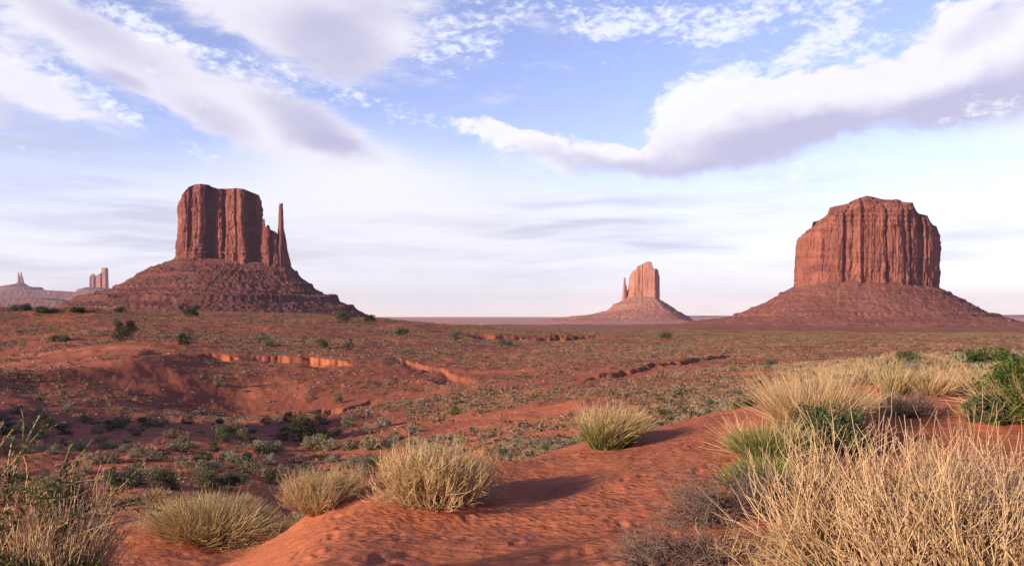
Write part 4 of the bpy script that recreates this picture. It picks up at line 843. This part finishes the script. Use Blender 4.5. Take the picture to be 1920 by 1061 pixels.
def mass(idx, name, mat, n_leaf, spiky, label):
    g = np.random.default_rng(9); n = len(idx); tmpl = []
    for q in range(12):
        b = Buf()
        if spiky: 
            root, d = fan(n_leaf, g, 1.25, .2); strands(b, root, d, g.uniform(.35, .65, n_leaf), .035, 1, .1, 0, 2, g, .15)
        else:
            v = unit(g.normal(size=(n_leaf, 3))) * g.uniform(.25, .5, n_leaf)[:, None]; v[:, 2] = np.abs(v[:, 2]) * .85 + .03; leaves(b, v, .30, g, up=.4, ratio=.55, lump=g.uniform(size=n_leaf))
        tmpl.append((np.concatenate(b.V), np.concatenate(b.F4), np.concatenate(b.t), np.concatenate(b.r), np.concatenate(b.l)))
    B = Buf(); which = g.integers(0, 12, n)
    for q in range(12):
        k = idx[which == q]; V, F4, t_, r_, l_ = tmpl[q]; m = len(k)
        if not m: continue
        a = g.uniform(0, 6.283, m); ca, sa = np.cos(a)[:, None], np.sin(a)[:, None]; s = sw[k][:, None] * (1.0 if spiky else 1.0); hs = g.uniform(.6, 1.0, m)[:, None]
        X = (V[None, :, 0] * ca - V[None, :, 1] * sa) * s + sx[k][:, None]; Y = (V[None, :, 0] * sa + V[None, :, 1] * ca) * s + sy[k][:, None]; Z = V[None, :, 2] * s * hs + sz[k][:, None] - .02
        tint = g.uniform(-.25, .35, m)[:, None]
        B.add(np.stack([X, Y, Z], -1), (F4[None] + (np.arange(m) * len(V))[:, None, None]).reshape(-1, 4), None, np.broadcast_to(t_, (m, len(t_))), np.clip(r_[None] + tint, 0, 1), np.clip(l_[None] + tint, 0, 1))
    o = B.build(name, mat); tag(o, label, name.replace('_', ' '), None, 'stuff'); return o
ids = np.nonzero(rest)[0]
mass(ids[skind[ids] == 1], 'low_scrub', leaf_material('far_scrub', (.13, .098, .068), (.215, .152, .10), (.31, .215, .14), objvar=0), 20, False, 'low grey-green scrub covering the red slopes out to the buttes')
mass(ids[skind[ids] == 0], 'dry_grass', TUFTMAT, 22, True, 'short tan dry grass covering the red slopes')
print('scatter', len(sx), [len(ind[0]), len(ind[1]) + nsage])

# ------------------------------------------------------------------ foreground plants
gF = np.random.default_rng(42)
def at(px, py): return hit(px, py, 2.5, 60)
def dry_bush(px, py, w, h, n, kids, mat, label, seed, r=.0045, spread=1.25, lean=(0, 0, 0), name='dry_bush', curl=.16, twig_len=.45, up=.10, flat=.8, grp='dry bushes of the dune', D=None, seg=9, fine=1.0, wood=16):
    g = np.random.default_rng(seed); x, y, z = at(px, py) if D is None else (*P(px, D), float(H(*P(px, D))[0]))
    e = empty(name, (x, y, z - .03)); b = Buf()
    root, d = fan(n, g, spread, w * .10, flat); th = np.arccos(np.clip(d[:, 2], 0, 1))
    L = h * (1.02 - .25 * g.uniform(0, 1, n)) * (1 + (w * .5 / h - 1) * np.clip(th / 1.3, 0, 1) ** 1.5)
    pts, ds = strands(b, root, d, L, r * g.uniform(.8, 1.6, n), seg, curl, up, 4, g, .45, 0, .8, lean=lean)
    if wood:      # thick gnarled wood at the root
        a = g.uniform(0, 6.283, wood); strands(b, np.zeros((wood, 3)) + g.normal(size=(wood, 3)) * [w * .05, w * .04, .01], np.stack([np.cos(a), np.sin(a) * flat, g.uniform(.15, .7, wood)], -1), w * g.uniform(.14, .34, wood), r * g.uniform(2.0, 3.4, wood), 7, .22, .03, 6, g, .35, 0, .5)
    b.build('stems', mat, e)
    c = Buf(); p2, d2 = branch(pts, ds, n * kids, g, .25, .92, .45); p3, d3 = strands(c, p2, d2 + np.array([0, 0, .35]), h * twig_len * g.uniform(.4, 1.1, n * kids), r * .62, 5, curl, up, 3, g, .4, .4, 1.0, lean=lean)
    p4, d4 = branch(p3, d3, n * kids, g, .2, .9, .5); strands(c, p4[:int(n * kids * fine)], (d4 + np.array([0, 0, .25]))[:int(n * kids * fine)], h * twig_len * .5 * g.uniform(.4, 1.1, n * kids)[:int(n * kids * fine)], r * .5, 3, curl, up, 3, g, .5, .5, 1.0); c.build('twigs', mat, e)
    return tag(e, label, 'bush', grp)
def tussock(px, py, w, h, n, mat, label, seed, r=.003, spread=.9, lean=(0, 0, 0), name='grass_clump', flat=.8, extra=None, cat='grass', grp='grass clumps of the dune', D=None, curl=.07, up=0.0, part='blades'):
    g = np.random.default_rng(seed); x, y, z = at(px, py) if D is None else (*P(px, D), float(H(*P(px, D))[0]))
    e = empty(name, (x, y, z - .02)); b = Buf(); root, d = fan(n, g, spread, w * .27, flat)
    root[:, 2] = np.array([float(q) for q in (H(root[:, 0] + x, root[:, 1] + y) - z)])
    hs_ = 1 + .22 * np.sin(np.arctan2(root[:, 1], root[:, 0]) * 3 + seed) * np.hypot(root[:, 0], root[:, 1]) / (w * .27)
    strands(b, root, d, h * hs_ * g.uniform(.35, 1.12, n), r * g.uniform(.7, 1.3, n), 7, curl * 1.5, up, 2, g, .25, lean=lean); b.build(part, mat, e)
    for (nm, m2, n2, h2, sp2, r2) in (extra or []):
        c = Buf(); root, d = fan(n2, g, sp2, w * .30, flat); root[:, 2] = H(root[:, 0] + x, root[:, 1] + y) - z
        strands(c, root, d, h * h2 * g.uniform(.6, 1.05, n2), r2, 6, curl, up, 2, g, .3, lean=lean); c.build(nm, m2, e)
    return tag(e, label, cat, grp)

# bleached dry bush on the dune crest and its straw-coloured neighbours
dry_bush(815, 944, 1.42, .56, 210, 13, CREAM, 'large bleached dry bush with a twisted woody base on the dune crest', 1, .0055, 1.45, lean=(.022, 0, 0), curl=.15)
dry_bush(600, 0, 1.0, .46, 120, 12, STRAW, 'straw-coloured dry bush left of the large bleached one, on the lit dune flank', 2, .004, 1.35, lean=(.02, 0, .0), twig_len=.5, D=8.7)
dry_bush(655, 0, .7, .42, 60, 10, STRAW, 'small ragged straw bush filling the gap beside the large bleached one', 22, .0035, 1.2, twig_len=.5, D=9.9)
tussock(400, 1000, 1.9, .62, 4200, OLIVE, 'wide rounded olive grass mound on its own red sand hummock', 3, .0042, 1.15, lean=(.035, 0, -.01), flat=.8, extra=[('dry_blades', STRAW, 2200, .95, 1.25, .0042)])
tussock(1145, 838, .80, .66, 1900, STRAW, 'upright tussock with green blades and tan seed heads on the far edge of the dune', 4, .0040, .66, lean=(.05, 0, 0), curl=.10, extra=[('green_blades', GREEN, 1200, .80, .75, .0045)])
tussock(1528, 796, 1.5, .78, 2600, STRAW, 'tall pale straw grass clump rising behind the bare twigs at the right', 5, .0042, .85, lean=(0, 0, 0), extra=[('green_blades', GREEN, 900, .42, 1.0, .005)])
tussock(1440, 862, .78, .60, 700, STRAW, 'yellow-green grass clump under the left side of the tall straw clump', 6, .004, 1.0, extra=[('green_blades', GREEN, 2200, .72, .9, .0045)])
tussock(1440, 925, .75, .46, 500, STRAW, 'low green and straw grass tumbling down beside the dark dead brush', 66, .004, 1.15, extra=[('green_blades', GREEN, 2400, .8, 1.0, .0045)])
tussock(1690, 738, 1.15, .60, 1300, OLIVE, 'dark olive grass clump on the small rise beside the orange sand', 7, .006, .7, lean=(.05, 0, 0), flat=.7)
tussock(1752, 738, 1.2, .55, 900, STRAW, 'loose pale straw grass right of the dark olive clump', 8, .006, .95, lean=(.02, 0, 0), flat=.7)
for k, (px, py, w, h, lab) in enumerate([(1610, 716, 2.0, .55, 'low spread of pale straw grass behind the tall straw clump'), (1660, 700, 2.4, .5, 'matted pale straw grass on the flat between the tall clump and the green bush'), (1770, 712, 2.2, .5, 'pale straw grass mat right of the dark grey stone'),
                                             (1840, 716, 2.0, .5, 'pale straw grass mat below the wide low green bush'), (1560, 700, 2.4, .45, 'faint straw grass strip at the far side of the tall straw clump'), (1655, 770, .9, .35, 'thin straw grass on the orange sand right of the tall straw clump'), (1890, 705, 1.8, .5, 'pale straw grass behind the large green bush')]):
    tussock(px, py, w, h, 1100, STRAW, lab, 120 + k, .006, 1.2, lean=(.05, 0, -.02), flat=.8, curl=.12)
dry_bush(1700, 780, 1.0, .36, 90, 9, DARKTWIG, 'small purplish dead bush on the orange sand below the olive clump', 9, .005, 1.35, curl=.2, up=.03)
def leafy(px, py, w, h, lumps, per, leaf, mat, label, seed, name='green_bush', D=None, spikes=0, lift=.1):
    g = np.random.default_rng(seed); x, y, z = at(px, py) if D is None else (*P(px, D), float(H(*P(px, D))[0]))
    e = shrub(name, w, h, mat, g, lumps, per, leaf, (x, y, z - .03), 30, lift=lift)
    if spikes:
        b = Buf(); root, d = fan(spikes, g, 1.15, w * .33); strands(b, root, d, h * g.uniform(.6, 1.12, spikes), .005, 6, .13, .05, 2, g, .4); b.build('blades', OLIVE, e)
    return tag(e, label, 'bush', 'green bushes of the foreground')
leafy(1560, 835, 1.05, .52, 46, 130, .045, GREENLEAF, 'dark green leafy bush under the tall straw clump, behind the bare twigs', 15, spikes=160)
leafy(1965, 786, 1.75, .90, 90, 190, .05, GREENLEAF, 'large bright green bush at the right edge above the orange sand', 16, spikes=700)
leafy(1850, 788, .75, .42, 36, 140, .045, GREENLEAF, 'low spreading green bush at the left foot of the large green one', 17, spikes=160)

# bare twigs filling the right foreground
for k, (px, D, w, h, n, lab) in enumerate([(1600, 4.9, .95, 1.06, 140, 'leftmost of the bare twig bushes at the lower right, beside the green grass'), (1755, 4.35, .95, 1.10, 130, 'tall bare twig bush in the middle of the lower right corner'),
                                           (1905, 4.1, .95, 1.16, 140, 'tall bare twig bush cut by the right edge of the picture'), (1690, 3.75, .7, .72, 90, 'shorter bare twig bush low in front of the tall ones'), (1850, 5.2, 1.0, 1.05, 120, 'bare twig bush standing behind the tall ones near the orange sand')]):
    dry_bush(px, 0, w, h, n, 4, TWIG, lab, 50 + k, .0062, .70, lean=(0, 0, 0), name='twig_bush', curl=.16, twig_len=.55, up=.08, flat=.7, grp='bare twig bushes at the lower right', D=D, seg=12, fine=.35)
leafy(1640, 0, .9, .55, 40, 120, .034, GREENLEAF, 'green leafy shoots showing through the bare twigs at the lower right', 19, D=5.0, spikes=500)
# dark dead brush lying beside the path
def dead_brush(px, D, w, h, n, label, seed, lean, mat=DARKTWIG, r=.0042):
    g = np.random.default_rng(seed); x, y = P(px, D); z = float(H(x, y)[0]); e = empty('dead_brush', (x, y, z)); b = Buf()
    a = g.uniform(0, 6.283, n); q = np.sqrt(g.uniform(0, 1, n)); root = np.stack([np.cos(a) * q * w * .42, np.sin(a) * q * w * .36, np.zeros(n)], -1); root[:, 2] = H(root[:, 0] + x, root[:, 1] + y) - z + g.uniform(0, .7, n) * h * (1 - q)
    d = unit(np.stack([np.cos(a) * .5 + lean[0] + g.normal(size=n) * .55, np.sin(a) * .5 + lean[1] + g.normal(size=n) * .4, g.uniform(-.05, .75, n)], -1))
    pts, ds = strands(b, root, d, w * g.uniform(.25, .5, n), r * g.uniform(.7, 1.5, n), 7, .24, -.02, 3, g, .4); b.build('stems', mat, e)
    c = Buf(); p2, d2 = branch(pts, ds, n * 6, g, .1, .95, .8); strands(c, p2, d2, w * .14 * g.uniform(.4, 1.2, n * 6), r * .6, 4, .25, 0, 3, g, .4, .3, 1); c.build('twigs', mat, e)
    return tag(e, label, 'dead brush', 'dead brush beside the sand path')
dead_brush(1370, 7.0, 1.05, .42, 240, 'tangled dark dead brush sprawling beside the sand path, upper heap', 31, (-.3, -.1, 0))
dead_brush(1275, 5.7, .85, .26, 220, 'lower heap of dark dead brush spilling onto the sand path at the bottom edge', 32, (-.5, -.25, 0))
dead_brush(1430, 5.6, .7, .30, 90, 'tan dead twigs on the red sand between the dark brush and the tall twigs', 33, (-.1, -.3, 0), TWIG)
tussock(1470, 0, .7, .34, 420, STRAW, 'sparse dry stalks on the red sand at the bottom edge, left of the tall twigs', 34, .003, 1.2, D=4.9, curl=.14)
# lower left corner
def leafy_stem(px, D, h, lean, label, seed, n=7, spread=.5):
    g = np.random.default_rng(seed); x, y = P(px, D); z = float(H(x, y)[0]); e = empty('leafy_branch', (x, y, z)); b = Buf()
    root, d = fan(n, g, spread, .08); pts, ds = strands(b, root, d, h * g.uniform(.75, 1.15, n), .006, 10, .09, .02, 4, g, .5, lean=lean)
    p2, d2 = branch(pts, ds, n * 5, g, .4, .98, .6); q2, e2 = strands(b, p2, d2, h * .22, .0035, 5, .15, .05, 3, g, .5); b.build('stems', CREAM, e)
    c = Buf(); p, dd = branch(pts, ds, n * 100, g, .40, 1.0, .5); leaves(c, p + dd * .02, .034, g, .5, .42, g.uniform(size=len(p))); p, dd = branch(q2, e2, n * 90, g, .1, 1.0, .5); leaves(c, p + dd * .015, .030, g, .5, .42, g.uniform(size=len(p))); c.build('foliage', GREENLEAF, e)
    return tag(e, label, 'branch', 'leafy stems in the lower left corner')
leafy_stem(-10, 4.2, 1.1, (.03, 0, .03), 'leafy green branch with pale stems at the left edge', 71)
leafy_stem(-60, 4.3, 1.25, (.11, 0, -.01), 'long pale branch slanting up to the right with leaves at its end, lower left', 72)
dry_bush(105, 0, .66, .74, 230, 4, TWIG, 'dense leaning bunch of pale twigs at the lower left corner', 73, .0045, .55, lean=(.045, 0, 0), name='twig_bush', D=4.3, curl=.07, twig_len=.4, flat=.8, grp='twig bushes at the lower left')
leafy(40, 0, .9, .50, 36, 120, .035, GREENLEAF, 'dark green low bush under the leaning pale twigs, lower left', 74, D=4.1)
leafy(118, 945, 1.0, .92, 60, 150, .04, leaf_material('olive_brush', (.14, .125, .05), (.22, .18, .075), (.28, .22, .10)), 'rounded olive bush behind the leaning pale twigs, at the left', 75, D=12)
leafy(330, 0, .30, .12, 12, 60, .03, GREENLEAF, 'small dark green leafy plant at the bottom edge below the olive grass mound', 76, name='leafy_plant', D=5.0)
leafy(230, 0, .26, .14, 10, 60, .03, GREENLEAF, 'small green leafy plant at the bottom edge, right of the leaning twigs', 77, name='leafy_plant', D=4.7)
tussock(250, 0, .8, .34, 130, TWIG, 'sparse reddish dry weeds at the bottom edge between twigs and grass mound', 78, .003, 1.1, D=5.4, curl=.16)
tussock(330, 0, .7, .26, 160, STRAW, 'sparse pale weeds under the olive grass mound', 79, .003, 1.2, D=7.4, curl=.14)
for k, (px, py, lab) in enumerate([(505, 1000, 'pale straw litter on the lit sand edge below the straw bush'), (455, 1022, 'pale straw litter on the lit sand edge at the right of the olive mound')]):
    x, y, z = at(px, py); g = np.random.default_rng(90 + k); b = Buf(); n = 800; a = g.uniform(0, 6.28, n); q = np.sqrt(g.uniform(0, 1, n)); root = np.stack([np.cos(a) * q * .5, np.sin(a) * q * .22, np.zeros(n)], -1); root[:, 2] = H(root[:, 0] + x, root[:, 1] + y) - z
    strands(b, root, np.stack([g.normal(size=n), g.normal(size=n) * .6, g.uniform(.2, 1.1, n)], -1), g.uniform(.08, .30, n), .0036, 4, .2, 0, 2, g); o = b.build('straw_litter', STRAW); o.location = (x, y, z); tag(o, lab, 'straw')
# a bleached forked stick and a dark stone
x, y, z = at(1392, 812); b = Buf(); g = np.random.default_rng(4)
pts, ds = strands(b, np.array([[-.14, 0, .01], [.0, 0, .015]]), np.array([[1, .1, .12], [-.1, .2, 1.]]), np.array([.32, .16]), .009, 7, .12, 0, 6, g, .4)
p2, d2 = branch(pts, ds, 5, g, .3, .9, .8); strands(b, p2, d2, .08, .004, 4, .2, 0, 5, g); o = b.build('stick', CREAM, smooth=True); o.location = (x, y, z); tag(o, 'bleached forked stick lying on the red sand near the tall straw clump', 'stick')
x, y, z = at(1716, 690); s_ = np.linspace(0, math.pi, 14); a_ = np.linspace(0, 2 * math.pi, 24, endpoint=False); S_, A_ = np.meshgrid(s_, a_, indexing='ij')
q = np.stack([.42 * np.sin(S_) * np.cos(A_), .22 * np.sin(S_) * np.sin(A_), .13 * np.cos(S_)], -1); q *= (1 + .22 * pn(q[..., 0] * 4, q[..., 1] * 4, q[..., 2] * 6))[..., None]
o = mesh_obj('rock', q.reshape(-1, 3), grid_faces(14, 24, True), rock_material('grey_stone', (.13, .10, .10), (.08, .06, .06), (.2, .16, .15), 8, .2, .2, .1), smooth=True); o.location = (x, y, z + .06); tag(o, 'dark grey rounded stone on the straw flat in front of the round green bush', 'rock')

# loose stones on the slopes and bits of straw on the sand
def stones():
    g = np.random.default_rng(63); n = 5200; d = g.uniform(16, 150, n) ; px = g.uniform(-60, 1980, n); x = (px - 960) / F * d; y = d
    k = (fbm(x * .12, y * .12, 6.0, 3) > .05) & (d > np.interp(px, [380, 600, 960, 1300, 1640, 2040], [16, 14, 15, 16, 22, 18])); x, y, d = x[k], y[k], d[k]; n = len(x); z = H(x, y)
    ph = (1 + 5 ** .5) / 2; ico = unit(np.array([(-1,ph,0),(1,ph,0),(-1,-ph,0),(1,-ph,0),(0,-1,ph),(0,1,ph),(0,-1,-ph),(0,1,-ph),(ph,0,-1),(ph,0,1),(-ph,0,-1),(-ph,0,1)], float))
    f = np.array([(0,11,5),(0,5,1),(0,1,7),(0,7,10),(0,10,11),(1,5,9),(5,11,4),(11,10,2),(10,7,6),(7,1,8),(3,9,4),(3,4,2),(3,2,6),(3,6,8),(3,8,9),(4,9,5),(2,4,11),(6,2,10),(8,6,7),(9,8,1)])
    V = ico[None] * (1 + .28 * g.normal(size=(n, 12, 1))) * (g.uniform(.04, .16, n) * (.35 + d / 110))[:, None, None] * np.array([1.2, .9, .55]); V += np.stack([x, y, z + .02], -1)[:, None, :]
    b = Buf(); b.add(V, None, (f[None] + (np.arange(n) * 12)[:, None, None]).reshape(-1, 3), 0, np.repeat(g.uniform(size=n), 12), np.repeat(g.uniform(size=n), 12))
    tag(b.build('pebbles', leaf_material('slope_stone', (.22, .10, .07), (.36, .18, .13), (.46, .30, .22), trans=0, objvar=0)), 'loose reddish and pale stones strewn over the slopes', 'pebbles', None, 'stuff')
    b = Buf(); n = 520; px = g.uniform(480, 1500, n); d = g.uniform(5.4, 13, n); x = (px - 960) / F * d; root = np.stack([x, d, H(x, d) + .006], -1)
    strands(b, root, np.stack([g.normal(size=n), g.normal(size=n), .04 + 0 * x], -1), g.uniform(.015, .07, n), .0024, 3, .12, 0, 3, g, .5); tag(b.build('debris', TWIG), 'bits of straw and twig strewn on the red sand', 'debris', None, 'stuff')
stones()

# ------------------------------------------------------------------ air
def haze():
    x0, x1, y0, y1, z0, z1 = -21500, 21500, -21500, 21500, -150, 505
    V = [(x, y, z) for x in (x0, x1) for y in (y0, y1) for z in (z0, z1)]
    f = np.array([(0,1,3,2),(4,6,7,5),(0,4,5,1),(2,3,7,6),(0,2,6,4),(1,5,7,3)])
    m = bpy.data.materials.new('haze'); m.use_nodes = True; t = NT(m.node_tree); t.n.clear(); o = t.add('ShaderNodeOutputMaterial'); v = t.add('ShaderNodeVolumePrincipled')
    v.inputs['Color'].default_value = (.82, .78, .95, 1); v.inputs['Density'].default_value = 3.0e-5; v.inputs['Anisotropy'].default_value = .2
    t.link(v.outputs[0], o.inputs['Volume'])
    o = mesh_obj('haze', V, f, m); o['kind'] = 'stuff'
haze()
